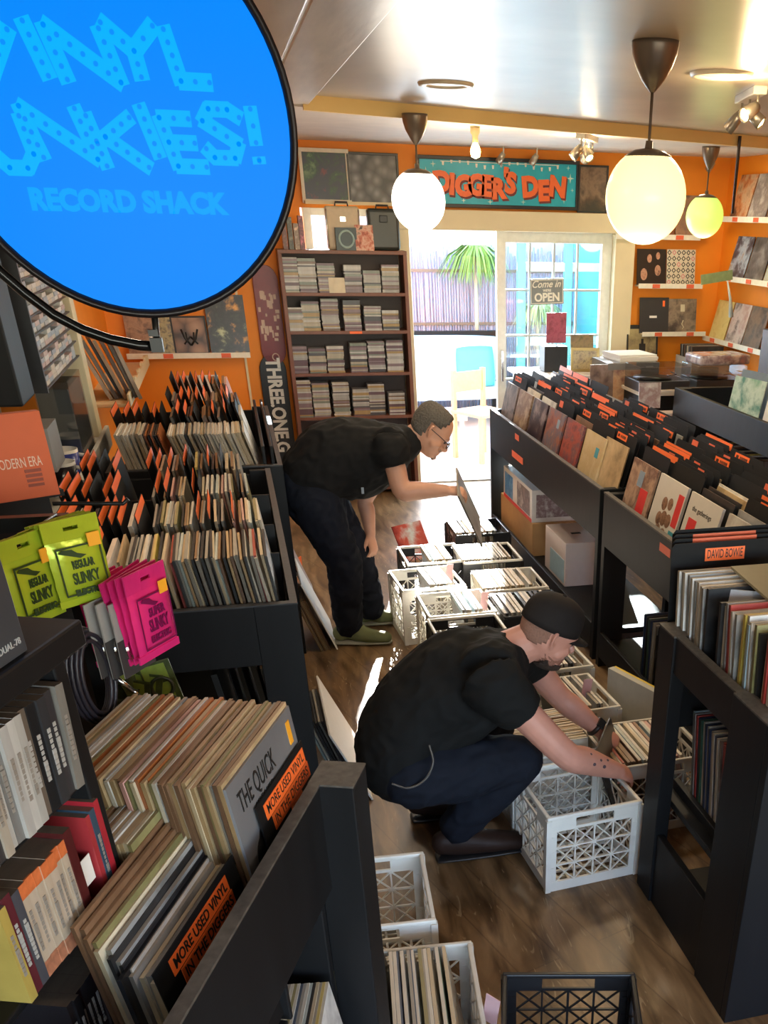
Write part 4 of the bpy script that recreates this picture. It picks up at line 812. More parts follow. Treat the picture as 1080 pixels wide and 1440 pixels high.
def pack(px,py,y,yaw,fc,ink,label,n,words,lean=0,s=1,grp='string packs on the rack'):
    p=q(px,py,y); w,h=.115*s,.115*s
    foil=mat('foil_'+fc[0],fc[1],.25,metal=.25,var=.25,scale=14,bump=.4); ym=mat('print_'+ink[0],ink[1],.5)
    for k in range(n):
        M=T(p)@R('Z',yaw)@T(0,.016*k,-.003*k)@R('Y',-2*k+random.uniform(-1,1))@R('X',lean)
        t=thing('string_pack',label if k==0 else label.split(',')[0]+', tucked %s the front one'%(['','directly behind','second behind','third behind'][k]),'string pack',M,grp)
        bm=MB()
        nx,nz=8,8; vs=[];fs=[]
        for side in (0,1):
            for j in range(nz+1):
                for i in range(nx+1):
                    a=i/nx*2-1; b=j/nz*2-1; bul=.009*(1-a**4)*(1-b**4)*(1 if side==0 else -1)
                    vs.append((a*w/2*(1+.015*math.sin(9*b)),-bul,-h+ (b+1)*h/2))
        for side in (0,1):
            o_=side*(nx+1)*(nz+1)
            for j in range(nz):
                for i in range(nx):
                    f=(o_+j*(nx+1)+i,o_+j*(nx+1)+i+1,o_+(j+1)*(nx+1)+i+1,o_+(j+1)*(nx+1)+i); fs.append(f if side==0 else f[::-1])
        bm.add(vs,fs,0,None,True); obj('foil_bag',bm,foil,t)
        # header flap with slot
        obj('header',MB().box((-w/2,-.001,0),(-.014,.001,.034)).box((.014,-.001,0),(w/2,.001,.034)).box((-.014,-.001,0),(.014,.001,.014)).box((-.014,-.001,.022),(.014,.001,.034)),foil,t)
        obj('bottom_seam',MB().box((-w/2*1.03,-.001,-h-.012),(w/2*1.03,.001,-h)),foil,t)
        if k==0:
            fr=MB(); a,b_=w*.40,h*.90; 
            for lo,hi in (((-a,-.0102,-b_-.002),(a,-.0096,-b_+.0005)),((-a,-.0102,-.012),(a,-.0096,-.0095)),((-a,-.0102,-b_),(-a+.002,-.0096,-.01)),((a-.002,-.0102,-b_),(a,-.0096,-.01))): fr.box(lo,hi)
            obj('label_border',fr,ym,t)
            wing=MB().prism([(-.036,-.018),(-.02,-.024),(.0,-.032),(.012,-.028),(-.004,-.022),(-.012,-.015),(-.030,-.013)],.0100,.0106,0,R('X',90)); obj('emblem_print',wing,ym,t)
            for i,wd in enumerate(words): lettering(wd,(.021,.030,.016)[i]*s,ym,t,T(.002,-.0106,-.042-.024*i)@UPR,bold=.0009,fitw=(.046,.056,.058)[i]*s)
            obj('price_sticker',MB().box((.020,-.0115,-.016),(.042,-.0105,.006)),mat('orange_price_sticker',(1.0,.42,.03),.4),t)
        else: obj('price_sticker',MB().box((.020,-.0115,-.016),(.042,-.0105,.006)),mat('orange_price_sticker',(1.0,.42,.03),.4),t)
pack(102,757,1.79,36,('lime',(.42,.55,.03)),('dark_green',(.02,.05,.01)),'lime green string pack with dark lettering, front of the larger green bunch',4,('REGULAR','SLINKY','ELECTRIC'),s=.88)
pack(36,782,1.74,55,('lime',(.42,.55,.03)),('dark_green',(.02,.05,.01)),'lime green string pack, front of the narrow bunch beside the charcoal box',2,('REGULAR','SLINKY','ELECTRIC'),s=.88)
pack(206,826,1.80,58,('pink',(.80,.03,.22)),('dark_plum',(.16,.0,.06)),'hot pink string pack with dark lettering, front of the pink bunch',4,('SUPER','SLINKY','ELECTRIC'))
pack(150,834,1.90,58,('pink',(.80,.03,.22)),('dark_plum',(.16,.0,.06)),'hot pink string pack, front of the half hidden pink bunch behind the grey packs',2,('SUPER','SLINKY','ELECTRIC'))
for k in range(3):
    p=q(176-17*k,848,1.80); t=thing('accessory_pack',['grey card pack of small metal parts, front of three hanging before the pink bunch','middle grey card pack of the three before the pink bunch','rear grey card pack of the three before the pink bunch'][k],'pack',T(p)@R('Z',58),'grey accessory packs')
    obj('backing_card',MB().box((-.045,-.001,-.13),(.045,.001,.01)),mat('grey_backing_card',(.33,.31,.29),.4,var=.2),t); obj('lower_print',MB().box((-.045,-.0016,-.13),(.045,-.001,-.06)),mat('dark_lower_card',(.05,.045,.045),.4),t)
    obj('blister',MB().lathe([(.032,0),(.028,.008),(.0005,.011)],20,0,T(0,-.001,-.085)@R('X',90)),LIDG,t); obj('metal_ring',MB().lathe([(.02,.001),(.024,.003),(.014,.003)],16,0,T(0,-.002,-.085)@R('X',90)),CHROME,t); obj('price_sticker',MB().box((.012,-.0022,-.03),(.032,-.0014,-.008)),mat('orange_price_sticker',(1,.42,.03)),t)
# coiled cable
p=q(120,905,1.75); t=thing('coiled_cable','thick black cable hanging in a coil beside the post of the black shelf unit','cable',T(p)@R('Z',60)); mb=MB()
for k in range(6):
    r1=.036+.004*k; mb.tube([(r1*math.sin(a),.007*(k%3)-.005,-.065-(.070+.004*k)*math.cos(a)+0*a) for a in [2*PI*i/24 for i in range(25)]],.0042,6,cap=False)
obj('loops',mb,mat('purple_black_cable',(.022,.018,.026),.4),t); obj('tie',MB().tube([(-.012,.0,.012),(0,0,-.004),(.012,0,.012)],.003,6),METB,t); 
obj('jack_plug',MB().tube([(.045,-.01,-.085),(.07,-.02,-.12)],[.005,.004],10).tube([(.07,-.02,-.12),(.082,-.024,-.136)],.002,8),CHROME,t)
rr=random.Random(61); GD=mat('dark_olive_pack',(.05,.07,.015),.35,var=.9,scale=60); GL=mat('olive_green_pack',(.22,.30,.04),.35,var=.6,scale=40)
for k,(px,py) in enumerate(((165,955),(185,942),(205,965),(222,950),(232,975),(190,975))):
    p=q(px,py,1.98); t=thing('cable_pack','dark olive packaged cable %s behind the used vinyl sleeves'%['at the left end of the clump','high in the clump','in the middle of the clump','at the upper right of the clump','at the lower right of the clump','low in the middle of the clump'][k],'pack',T(p)@R('Z',rr.uniform(-30,40))@R('Y',rr.uniform(-35,35)),'olive cable packs')
    obj('card',MB().box((-.032,-.002,-.055),(.032,.002,.03)),GD,t); obj('green_patch',MB().box((-.028,-.003,-.01),(.02,-.002,.025)),GL,t); mb=MB().tube([(.022*math.cos(a),-.006,-.025+.022*math.sin(a)) for a in [2*PI*i/16 for i in range(17)]],.004,6,cap=False); obj('loops',mb,mat('green_black_cable',(.03,.04,.02),.4),t)
    if k in (0,2,4): obj('price_sticker',MB().box((-.03,-.0045,-.05),(-.01,-.003,-.03)),mat('orange_price_sticker',(1,.42,.03)),t)
# orange boxed record
a=q(85,695,2.15); b=q(68,577,2.15); M=T(a)@R('Z',28)
o=thing('boxed_record','matt orange boxed record with white lettering standing on a black stand at the left edge','record',M); hh=b.z-a.z
obj('box',MB().box((-.26,0,0),(0,.018,hh)),mat('matt_orange_card',(.68,.13,.04),.55,var=.05),o,bev=.001)
lettering('E  MODERN ERA',.026,mat('pale_orange_print',(.85,.60,.45),.5),o,T(-.072,-.0012,hh*.43)@UPR,fitw=.105); 
mb=MB(); 
for k in range(4): mb.box((-.055,-.0012,.022+.009*k),(-.025,0,.027+.009*k))
obj('small_print',mb,mat('dark_orange_print',(.30,.06,.03)),o)
st=thing('black_stand','black stand behind the string packs carrying the orange boxed record','stand',T(a.x-.13,a.y+.02,0)@R('Z',28)); obj('post',MB().box((-.14,-.02,0),(.10,.10,a.z-.012)),BLK,st); obj('ledge',MB().box((-.15,-.04,a.z-.012),(.125,.11,a.z-.001)),BLK,st)
for k in range(6):
    i=[1,0,2,1,5,1][k]; lp(i,T(-.62-.03*k,2.55,1.02)@R('Z',82)@R('X',-5),'%s record sleeve standing behind the prongs of the hook rack'%PAL[i][0],'sleeves behind the hook rack',.012,.31)
sb=thing('side_table','black table carrying the sleeves behind the hook rack','table',T(-.70,2.55,0)); obj('tabletop',MB().box((-.18,-.2,.99),(.17,.2,1.015)),BLK,sb); obj('leg',MB().box((-.17,-.18,0),(-.13,-.14,.99)).box((.12,.14,0),(.16,.18,.99)).box((-.17,.14,0),(-.13,.18,.99)),BLK,sb)
# ------------------------------------------------------------------ used vinyl bin, turned towards the aisle
ub=thing('used_vinyl_bin','black wooden bin of used records in the lower left foreground, turned to the aisle','record bin',RU@T(-.555,1.0,0))
plank('front_board',(-.008,-.7,.96),(.010,.47,1.20),ub); obj('worn_rim',MB().box((-.009,-.7,1.199),(.011,.47,1.203)),BLKW,ub)
plank('end_post',(-.01,.47,0),(.075,.56,1.20),ub); obj('post_top',MB().box((-.011,.469,1.199),(.076,.561,1.203)),BLKW,ub)
plank('end_panel',(-.40,.62,.6),(-.03,.645,1.1),ub); plank('upper_tray',(-.37,.235,.985),(-.01,.64,1.0),ub); plank('lower_tray',(-.18,-.7,.835),(-.01,.21,.85),ub); plank('tray_riser',(-.37,.225,.835),(-.01,.235,1.0),ub)
plank('inner_panel',(-.18,.45,.0),(-.01,.47,.95),ub); plank('lower_shelf',(-.18,-.7,.42),(.04,.45,.44),ub)
rr=random.Random(71)
USED=[6,0,6,5,5,6,0,2,6,11,8,1,6,9,5]
x=-.625; k=0
def leanlp(v,uc,zb,i,lab,g,th,ln=-12): lp(i,RU@T(v,uc,zb)@R('Z',90+rr.uniform(-.5,.5))@R('X',ln+rr.uniform(-.6,.6)),lab,g,th)
while x>-.93:
    i=rr.choice(USED); leanlp(x+.033-.0,1.405+rr.uniform(-.008,.008),1.003+rr.uniform(-.0,.008),i,'worn %s sleeve in the upper row of used records'%PAL[i][0],'upper row of used records',.0056,-6); x-=.0066
x=-.650
while x>-.738:
    i=rr.choice(USED if x<-.71 else [1,2,0,3,3,2,1,3,0]); leanlp(x+.033,1.115+rr.uniform(-.008,.008),.853+rr.uniform(-.0,.008)+max(0,-.66-x)*1.1,i,'worn %s sleeve in the lower row of used records'%PAL[i][0],'lower row of used records',.0058,-6); x-=.0070
rs=random.Random(73); x=-.742
while x>-.93:
    i=rs.choice([1,2,0,5,9,0,12,6]); lp(i,RU@T(x+.02,1.238+rs.uniform(-.004,.004),1.085+rs.uniform(0,.008))@R('Z',90)@R('X',-6),'small %s sleeve tucked between the two rows of used records'%PAL[i][0],'small sleeves between the rows of used records',.0055,.18); x-=.0075
# front cover of the upper row
MQ=RU@T(-.585,1.405,1.003)@R('Z',90)@R('X',-6)
cq=thing('record_sleeve','grey record cover with black hair shapes at the front of the upper used records','record',MQ)
obj('cover',MB().box((-.1575,0,0),(.1575,.005,.315)),mat('grey_teal_cover',(.17,.17,.18),.25,var=.35,scale=5),cq)
lettering('THE QUICK',.055,INK,cq,T(-.045,-.0006,.268)@UPR,fitw=.17); lettering('MONDO DECO',.012,INK,cq,T(-.03,-.0006,.236)@UPR)
mb=MB()
for cx,cz,rx,rz in ((-.09,.12,.03,.07),(-.01,.13,.032,.075),(.08,.15,.035,.07)):
    mb.prism([(cx+rx*(1+.12*math.sin(3*a))*math.cos(a),cz+rz*(1+.1*math.cos(5*a))*math.sin(a)) for a in [2*PI*j/24 for j in range(24)]],0,.0007,0,R('X',90))
obj('hair_print',mb,INK,cq)
mb=MB()
for cx,cz in ((-.05,.10),(.035,.12),(.12,.14)): mb.prism([(cx+.02*math.cos(a),cz+.04*math.sin(a)) for a in [2*PI*j/16 for j in range(16)]],0,.0005,0,R('X',90))
obj('teal_print',mb,mat('dull_teal_print',(.05,.20,.19),.4),cq); obj('orange_sticker',MB().box((.122,-.0012,.25),(.138,0,.295)),mat('orange_price_sticker',(1,.42,.03)),cq)
# front of lower row: cream edged sleeve, black cover with a ring
lp(0,RU@T(-.600,1.11,.853)@R('Z',90)@R('X',-6),'thick cream sleeve at the front of the lower row of used records',None,.014)
o=cover(RU@T(-.670+.033,1.10,.856)@R('Z',90)@R('X',-6),mat('black_gloss_cover',(.015,.015,.017),.22),'black glossy sleeve with pale ring lettering standing out of the lower row of used records',s=.33,th=.006)
lettering('ROCK OF THE WESTIES',.024,mat('pale_grey_print',(.45,.45,.45)),o,T(-.0,-.0006,.306)@UPR,fitw=.26)
def namecard(v,uc,zb,w,h,lines,label,ln=-8,lx=0):
    t=thing('name_card',label,'divider card',RU@T(v,uc,zb)@R('Z',90)@R('X',ln)); obj('card',MB().box((-w/2,-.001,0),(w/2,.001,h)),CARD,t)
    for i,(s,lw) in enumerate(lines):
        z=h-.026-.032*i; l=obj('label_strip',MB().box((lx-lw/2+.012*i,-.002,z-.0145),(lx+lw/2+.012*i,-.001,z+.0145)),ORG,t); lettering(s,.026,INK,l,T(lx+.012*i,-.0024,z)@UPR,fitw=lw*.92,bold=.0003)
L3=[('MORE USED VINYL',.215),('IN THE DIGGERS',.20),('DEN',.06)]
namecard(-.572,1.44,1.003,.25,.24,L3,'black name card with two orange strips in front of the grey record cover',lx=.01)
namecard(-.578,1.09,.853,.30,.345,L3,'black name card with orange strips at the front of the lower row, nearest the viewer',lx=.0)
# sleeves on the lower shelf of the used bin
p1=az(466,1381,.755); p0=az(400,1385,.755)
for k in range(16):
    i=[1,12,2,0,3,10,1,2,4,1,9,1,2,10,3,1][k]; f=k/15; p=p1.lerp(p0,f); lp(i,T(p.x,p.y-.16,.442)@R('Z',78)@R('X',-8),'%s record sleeve on the lower shelf of the used vinyl bin'%PAL[i][0],'sleeves on the lower shelf of the used vinyl bin',.009)
# ================================================================== crates
_cr={}
def cratemeshes(cn,m,m2):
    if cn in _cr: return _cr[cn]
    S=.18; Hh=.32
    def wall():
        mb=MB(); t=.003
        def b(x0,z0,x1,z1,d=1): mb.box((x0,-t*d,z0),(x1,t*d,z1))
        b(-S,.285,-.075,.315); b(.075,.285,S,.315); b(-.075,.307,.075,.315); b(-.075,.262,.075,.272); b(-S,.262,-.075,.285); b(.075,.262,S,.285)
        b(-S,0,S,.04,1.3); b(-S,.04,-.148,.262,1.4); b(.148,.04,S,.262,1.4)
        n=4; mrows=3; x0,x1,z0,z1=-.148,.148,.04,.262; dx=(x1-x0)/n; dz=(z1-z0)/mrows
        for i in range(1,n): b(x0+dx*i-.0025,z0,x0+dx*i+.0025,z1)
        for j in range(1,mrows): b(x0,z0+dz*j-.0025,x1,z0+dz*j+.0025)
        for i in range(n):
            for j in range(mrows):
                a=Vector((x0+dx*i,0,z0+dz*j)); c=a+Vector((dx,0,dz)); d=a+Vector((dx,0,0)); e=a+Vector((0,0,dz))
                for P,Q in ((a,c),(d,e)):
                    u_=(Q-P).normalized(); nn=Vector((-u_.z,0,u_.x))*.002
                    vs=[P-nn,P+nn,Q+nn,Q-nn]; mb.add([v+Vector((0,-t,0)) for v in vs]+[v+Vector((0,t,0)) for v in vs],[(0,3,2,1),(4,5,6,7),(0,1,5,4),(1,2,6,5),(2,3,7,6),(3,0,4,7)])
        for z in (.1,.17,.235): b(-S,z,-.155,z+.006,2); b(.155,z,S,z+.006,2)
        return mb
    rim=MB(); o=S+.006
    for lo,hi in (((-o,-o,.312),(o,-S+.008,.326)),((-o,S-.008,.312),(o,o,.326)),((-o,-S+.008,.312),(-S+.008,S-.008,.326)),((S-.008,-S+.008,.312),(o,S-.008,.326))): rim.box(lo,hi)
    base=MB(); 
    for i in range(9): x=-S+.02+i*(2*S-.04)/8; base.box((x-.004,-S,.012),(x+.004,S,.020)); base.box((-S,x-.004,.004),(S,x+.004,.012))
    post=MB().box((S-.010,S-.010,.0),(S+.010,S+.010,.312))
    _cr[cn]=(wall().mesh('wall_panel',[m]),rim.mesh('rim',[m2]),base.mesh('base_grid',[m]),post.mesh('corner_post',[m])); return _cr[cn]
def crate(x,y,rot,cn,label,group,z=0):
    m={'white':(WHITEP,WHITEP),'dusty':(WHITED,WHITED),'black':(BLKP,BLKP),'black_glare_rim':(BLKP,WHITEP)}[cn]  # sun glare on black crates put into a white rim colour
    w,r,b,c=cratemeshes(cn,*m); t=thing('milk_crate',label,'crate',T(x,y,z)@R('Z',rot),group)
    for a in (0,90,180,270): link('wall_panel',w,t,R('Z',a)@T(0,-.18,0))
    ro=link('rim',r,t); bv=ro.modifiers.new('b','BEVEL'); bv.width=.004; bv.segments=2
    link('base_grid',b,t)
    for a in (0,90,180,270): link('corner_post',c,t,R('Z',a))
    return t
GC='milk crates on the floor'
crate(.875,5.345,4,'white','white lattice crate beside the green shoes of the bent man',GC)
crate(.955,4.895,1,'white','second white lattice crate, in front of the one by the green shoes',GC)
crate(.945,4.50,1,'black_glare_rim','black crate with glare painted on its rim just behind the back of the crouching man',GC)
crate(.99,5.80,1,'black_glare_rim','black crate with glare painted on its rim behind the white crate by the green shoes',GC)
crate(1.40,6.33,0,'black','black crate farthest back in the sunlit group of crates',GC)
crate(1.33,5.75,0,'black_glare_rim','black crate of bright sunlit sleeves under the held record',GC)
crate(1.34,5.22,0,'white','white crate of sunlit sleeves in the middle of the crate group',GC)
crate(1.345,4.80,0,'black','black crate with a pale name strip above the cap of the crouching man',GC)
crate(1.22,4.08,3,'dusty','white crate of pale sleeves just beyond the face of the crouching man',GC)
crate(1.19,3.63,4,'dusty','white crate with a pink marker tag beyond the bare forearm',GC)
crate(.985,3.285,3,'dusty','dusty white crate behind the large one the crouching man reaches over',GC)
crate(.99,2.86,5,'white','large white lattice crate in front of the crouching man',GC)
crate(1.39,3.13,2,'dusty','dusty crate of coloured sleeves beside the hands of the crouching man',GC)
crate(.165,2.40,-4,'white','empty white crate by the end post of the used vinyl bin, lower middle',GC)
crate(.215,1.92,-6,'dusty','crate of sleeves cut by the bottom frame edge next to the used vinyl bin',GC)
crate(.605,1.70,-15,'black','empty black crate at the bottom edge of the picture',GC)
rr=random.Random(81)
def fill(x,y,rot,v0,v1,pitch,pal,txt,axis='x',ln=-8,z=.024,th=None,s=.315):
    v=v0
    while v<v1:
        i=rr.choice(pal); off=(v,0,0) if axis=='x' else (0,v,0)
        M=T(x,y,z)@R('Z',rot)@T(*off)@R('Z',90 if axis=='x' else 0)@R('X',ln+rr.uniform(-2,2)); lp(i,M,'%s record sleeve %s'%(PAL[i][0],txt),'sleeves '+txt,th or pitch*.75,s); v+=pitch
SUN=[1,0,1,1,2,10]  # pale palette, sunlit brightness put into the sleeve colours
fill(.875,5.345,4,.02,.15,.012,SUN,'in the white crate beside the green shoes')
fill(.955,4.895,1,.04,.15,.012,SUN,'in the second white crate in front of it')
fill(.99,5.80,1,.0,.15,.014,SUN,'in the pale rimmed crate behind the white ones')
fill(1.40,6.33,0,-.14,.15,.012,[1,0,3,5,1],'in the farthest black crate')
fill(1.33,5.75,0,-.14,.15,.011,[1,1,0,1],'in the sunlit black crate under the held record')
fill(1.34,5.22,0,-.14,.15,.011,[1,1,0,1],'in the white crate in the middle of the group')  # near-white sleeves carry the sun glare in their colour
fill(1.345,4.80,0,-.14,.15,.02,[3,1,2],'in the black crate with the name strip')
fill(1.22,4.08,3,.0,.15,.012,[1,1,2,3,1],'in the crate beyond the face of the crouching man')
fill(1.19,3.63,4,-.02,.15,.014,[3,1,3,2],'in the crate with the pink marker')
fill(.985,3.285,3,-.14,.15,.011,[6,0,1,5,0],'in the crate behind the large white one',axis='y')
fill(1.39,3.13,2,-.14,.16,.0125,[1,11,0,7,1,10,5,1,11],'in the crate beside the hands of the crouching man',ln=-14)
fill(.215,1.92,-6,-.15,.16,.0115,[1,9,13,0,3,1,0,1,2,4],'in the crate cut by the bottom frame edge',ln=-9)
for (x,y,z,rz,lb) in ((1.02,5.42,.27,20,'pink paper marker in the white crate beside the green shoes'),(1.11,4.90,.27,15,'pink paper marker in the second white crate'),(1.27,3.60,.30,10,'pink paper marker standing in the crate beyond the forearm'),(.405,1.80,.27,-50,'pink paper marker in the crate cut by the bottom frame edge')):
    o=obj('paper_marker',MB().box((-.022,-.0006,0),(.022,.0006,.10)),mat('pink_paper',(.80,.50,.50),.6),None,T(x,y,z)@R('Z',rz)@R('Y',8)); tag(o,lb,'marker')
o=obj('name_strip',MB().box((-.10,-.002,0),(.10,0,.03)),PAPERW,None,T(1.345,4.975,.29)); tag(o,'pale name strip on the rim of the black crate','label')
# loose things by the crates
o=cover(T(1.06,6.75,0)@R('Z',30)@R('X',-30),art('cover_tri',[(.25,.03,.03),(.5,.1,.08),(.6,.7,.75)],6,seed=2),'red and pale blue record sleeve propped on the floor beyond the crates',s=.26)
yw=thing('record_sleeve','pale boxed record with a yellow spine standing beyond the hands of the crouching man','record',T(1.50,3.62,.0)@R('Z',-70)); obj('cover',MB().box((-.17,0,0),(.17,.03,.36)),mat('pale_grey_cover',(.50,.49,.44),.4,var=.1),yw); obj('yellow_edge',MB().box((-.17,.03,0),(.17,.045,.36)),mat('yellow_spine',(.75,.55,.06),.4),yw); obj('dark_sticker',MB().box((.04,-.0015,.10),(.12,0,.18)),mat('dark_brown_sticker',(.10,.04,.03)),yw)
# sleeves leaning on the floor against the left bins
fl=random.Random(91)
def leanfloor(yc,x0,n,pitch,pal,txt,s=.315,ln=-20,th=.005):
    for k in range(n):
        i=pal[k%len(pal)]; lp(i,T(x0+pitch*k,yc+fl.uniform(-.01,.01),.0)@R('Z',90)@R('X',ln),'%s record sleeve %s'%(PAL[i][0],txt),'sleeves '+txt,th,s)
leanfloor(5.33,.225,7,.0085,[6,0,5,6,0,6,5],'leaning on the floor against the left bin near the bent man')
o=obj('white_board',MB().box((-.24,-.003,0),(.24,.003,.42)),PAPERW,None,T(.315,5.42,0)@R('Z',90)@R('X',-22)); tag(o,'white card board leaning in front of the tan sleeves near the bent man','board')
leanfloor(6.15,.235,4,.009,[1,5,8,5],'leaning on the floor by the far end of the left bins',s=.36)
o=obj('orange_tag',MB().box((-.05,-.004,0),(.05,.004,.10)),ORG,None,T(.20,6.62,.0)@R('Z',60)); tag(o,'bright orange tag on the floor behind the leg of the bent man','tag')
leanfloor(3.80,.165,6,.013,[10,1,3,3,2,3],'leaning on the floor in the gap beside the used vinyl bin',s=.33,ln=-18,th=.008)
o=obj('white_board',MB().box((-.30,-.003,0),(.30,.003,.36)),PAPERW,None,T(.29,3.78,0)@R('Z',90)@R('X',-24)); tag(o,'large white board leaning in the gap beside the used vinyl bin','board')
# ================================================================== right wall and counter
def rcover(x,y,z,m,label,yaw=0,s=.30,lean=-8,h=None):
    o=obj('record_sleeve',MB().box((-s/2,0,0),(s/2,.006,h or s)),[m],None,T(x,y,z)@R('Z',yaw)@R('X',lean)); tag(o,label,'record'); return o
x0,z0,L=ledge(866,985,331,8.99,'cream picture ledge high on the far right wall behind the globes',(.75,)); 
rcover(3.62,8.92,z0+.002,AR('n',[(.12,.04,.02),(.25,.09,.04),(.06,.03,.02)],8,seed=1),'dark red brown record cover on the high ledge, left one behind the globe'); rcover(3.93,8.92,z0+.002,AR('o',[(.20,.13,.10),(.35,.2,.12),(.08,.05,.04)],8,seed=2),'brown record cover on the high ledge, right one behind the small globe')
x0,z0,L=ledge(898,988,401,8.99,'cream picture ledge below the small green globe',(.27,.8)); 
o=rcover(x0+.125,8.92,z0+.002,mat('near_black_cover',(.02,.014,.012),.3),'black record cover with four pale faces on the second ledge',s=.27)
mb=MB()
for x,z,r in ((-.02,.20,.028),(.06,.22,.024),(-.07,.08,.04),(.06,.11,.036)): mb.prism([(x+r*.8*math.cos(a),z+r*1.15*math.sin(a)) for a in [2*PI*j/14 for j in range(14)]],0,.0008,0,R('X',90))
obj('faces_print',mb,AR('faces',[(.30,.12,.07),(.55,.30,.20),(.12,.05,.04)],22,seed=3),o)
o=rcover(x0+.405,8.92,z0+.002,mat('ivory_cover',(.62,.56,.44),.35),'ivory record cover patterned with a lattice of black diamonds on the second ledge',s=.27)
mb=MB(); mb2=MB()
for i in range(6):
    for j in range(6):
        x=-.113+.045*i; z=.022+.045*j
        for (dx,dz) in ((.0165,0),(-.0165,0),(0,.0165),(0,-.0165)):
            pass
        tgt=mb2 if (i*3+j*5)%7==0 else mb
        R1,R2=.021,.012
        for q_ in range(4):
            a=q_*PI/2; b_=a+PI/2
            tgt.prism([(x+R2*math.cos(a),z+R2*math.sin(a)),(x+R1*math.cos(a),z+R1*math.sin(a)),(x+R1*math.cos(b_),z+R1*math.sin(b_)),(x+R2*math.cos(b_),z+R2*math.sin(b_))],0,.0008,0,R('X',90))
obj('diamond_print',mb,INK,o); obj('pink_diamond_print',mb2,mat('pink_print',(.6,.2,.22)),o)
x0,z0,L=ledge(903,992,469,8.99,'lowest cream picture ledge on the far right wall',(.25,.75))
o=rcover(x0+.12,8.92,z0+.002,mat('plain_black_jacket',(.028,.028,.03),.45),'plain black jacket with a short white bar on the lowest ledge',s=.28); obj('white_bar_print',MB().box((-.045,-.001,.12),(.025,0,.137)),PAPERW,o); obj('orange_sticker',MB().box((.08,-.001,.21),(.10,0,.255)),ORG,o)
o=rcover(x0+.395,8.92,z0+.002,AR('p',[(.02,.02,.02),(.09,.07,.06),(.28,.22,.16),(.03,.03,.03)],4,seed=8),'dark stormy record cover with a small cream square on the lowest ledge',s=.27); obj('cream_square_print',MB().box((-.02,-.001,.17),(.02,0,.225)),mat('cream_print',(.6,.55,.4)),o)
obj('curl_print',MB().tube([(.0,-.001,.03),(.015,-.001,.045),(-.005,-.001,.07),(.01,-.001,.10)],.004,6),mat('cream_print',(.6,.55,.4)),o)
# right wall ledges run towards the viewer
RW=4.27
for (zz,ya,yb,lb,cv) in ((2.12,7.2,8.8,'upper cream ledge on the orange right wall',[(8.55,'tan and brown record cover with a small figure on the upper right wall ledge',AR('q',[(.35,.22,.12),(.55,.38,.24),(.5,.18,.06),(.1,.05,.03)],9,seed=1)),(8.22,'grey record cover leaning next to the tan one on the upper right wall ledge',AR('r',[(.35,.33,.30),(.2,.18,.17),(.5,.47,.43)],9,seed=2)),(7.88,'brown record cover nearest the frame edge on the upper right wall ledge',AR('q2',[(.3,.2,.14),(.12,.08,.05),(.5,.4,.3)],9,seed=6))]),
    (1.69,7.2,8.7,'middle cream ledge on the orange right wall',[(8.48,'dark record cover with bluish streaks on the middle right wall ledge',AR('s',[(.03,.025,.03),(.09,.08,.10),(.35,.42,.52),(.3,.2,.12)],7,seed=3)),(8.14,'dark grey record cover on the middle right wall ledge',AR('t',[(.04,.04,.04),(.12,.11,.11),(.25,.24,.24)],7,seed=4)),(7.80,'pale striped record cover at the frame edge on the middle right wall ledge',AR('t2',[(.55,.53,.45),(.2,.2,.18),(.6,.58,.5)],16,'wave',seed=4))]),
    (1.20,7.4,8.95,'lower cream ledge on the orange right wall',[(8.72,'yellow record cover on the lower right wall ledge',AR('u',[(.60,.48,.16),(.68,.58,.25),(.5,.38,.12)],5,seed=5)),(8.38,'pinkish grey record cover on the lower right wall ledge',AR('v',[(.40,.25,.22),(.55,.48,.45),(.12,.09,.09)],8,seed=6)),(8.05,'dark record cover at the frame end of the lower right wall ledge',AR('v2',[(.05,.05,.05),(.2,.15,.12),(.1,.1,.1)],8,seed=6))])):
    t=thing('picture_ledge',lb,'ledge',T(RW,ya,zz)); obj('shelf_board',MB().box((-.12,0,-.012),(0,yb-ya,0)),CREAM,t); obj('front_lip',MB().box((-.126,0,-.028),(-.12,yb-ya,.012)),mat('white_lip',(.8,.77,.66)),t)
    for k in range(4): y=.15+.38*k; obj('price_tag',MB().box((-.129,y,-.024),(-.1265,y+.09,.006)),ORGD,t)
    for (y,l2,m) in cv: rcover(RW-.10,y,zz+.002,m,l2,yaw=-90,s=.31,lean=-14)
# streamer, cord
o=obj('paper_streamer',MB().box((-.14,-.002,-.035),(.14,.002,.035)),mat('sage_green_paper',(.22,.28,.14),.6,var=.3),None,T(ay(1008,390,8.2))@R('Y',-8)); tag(o,'sage green paper streamer hanging before the right corner of the back wall','streamer')
a=ay(1023,395,8.2); b=ay(1028,446,8.2); o=obj('hanging_ribbon',MB().tube([a,(a+b)/2+Vector((.01,0,0)),b],[.006,.012,.022],4),mat('pale_blue_ribbon',(.55,.62,.62),.5),None,None); tag(o,'pale ribbon hanging from the green streamer','ribbon')
a=ay(1040,198,7.3); b=ay(1030,300,7.3); o=obj('dark_strap',MB().tube([(a.x,7.3,2.59),a,b],[.012,.012,.010],6),mat('dark_cord',(.04,.025,.02),.5),None,None); tag(o,'dark cord hanging from the ceiling in front of the right wall ledges','cord')
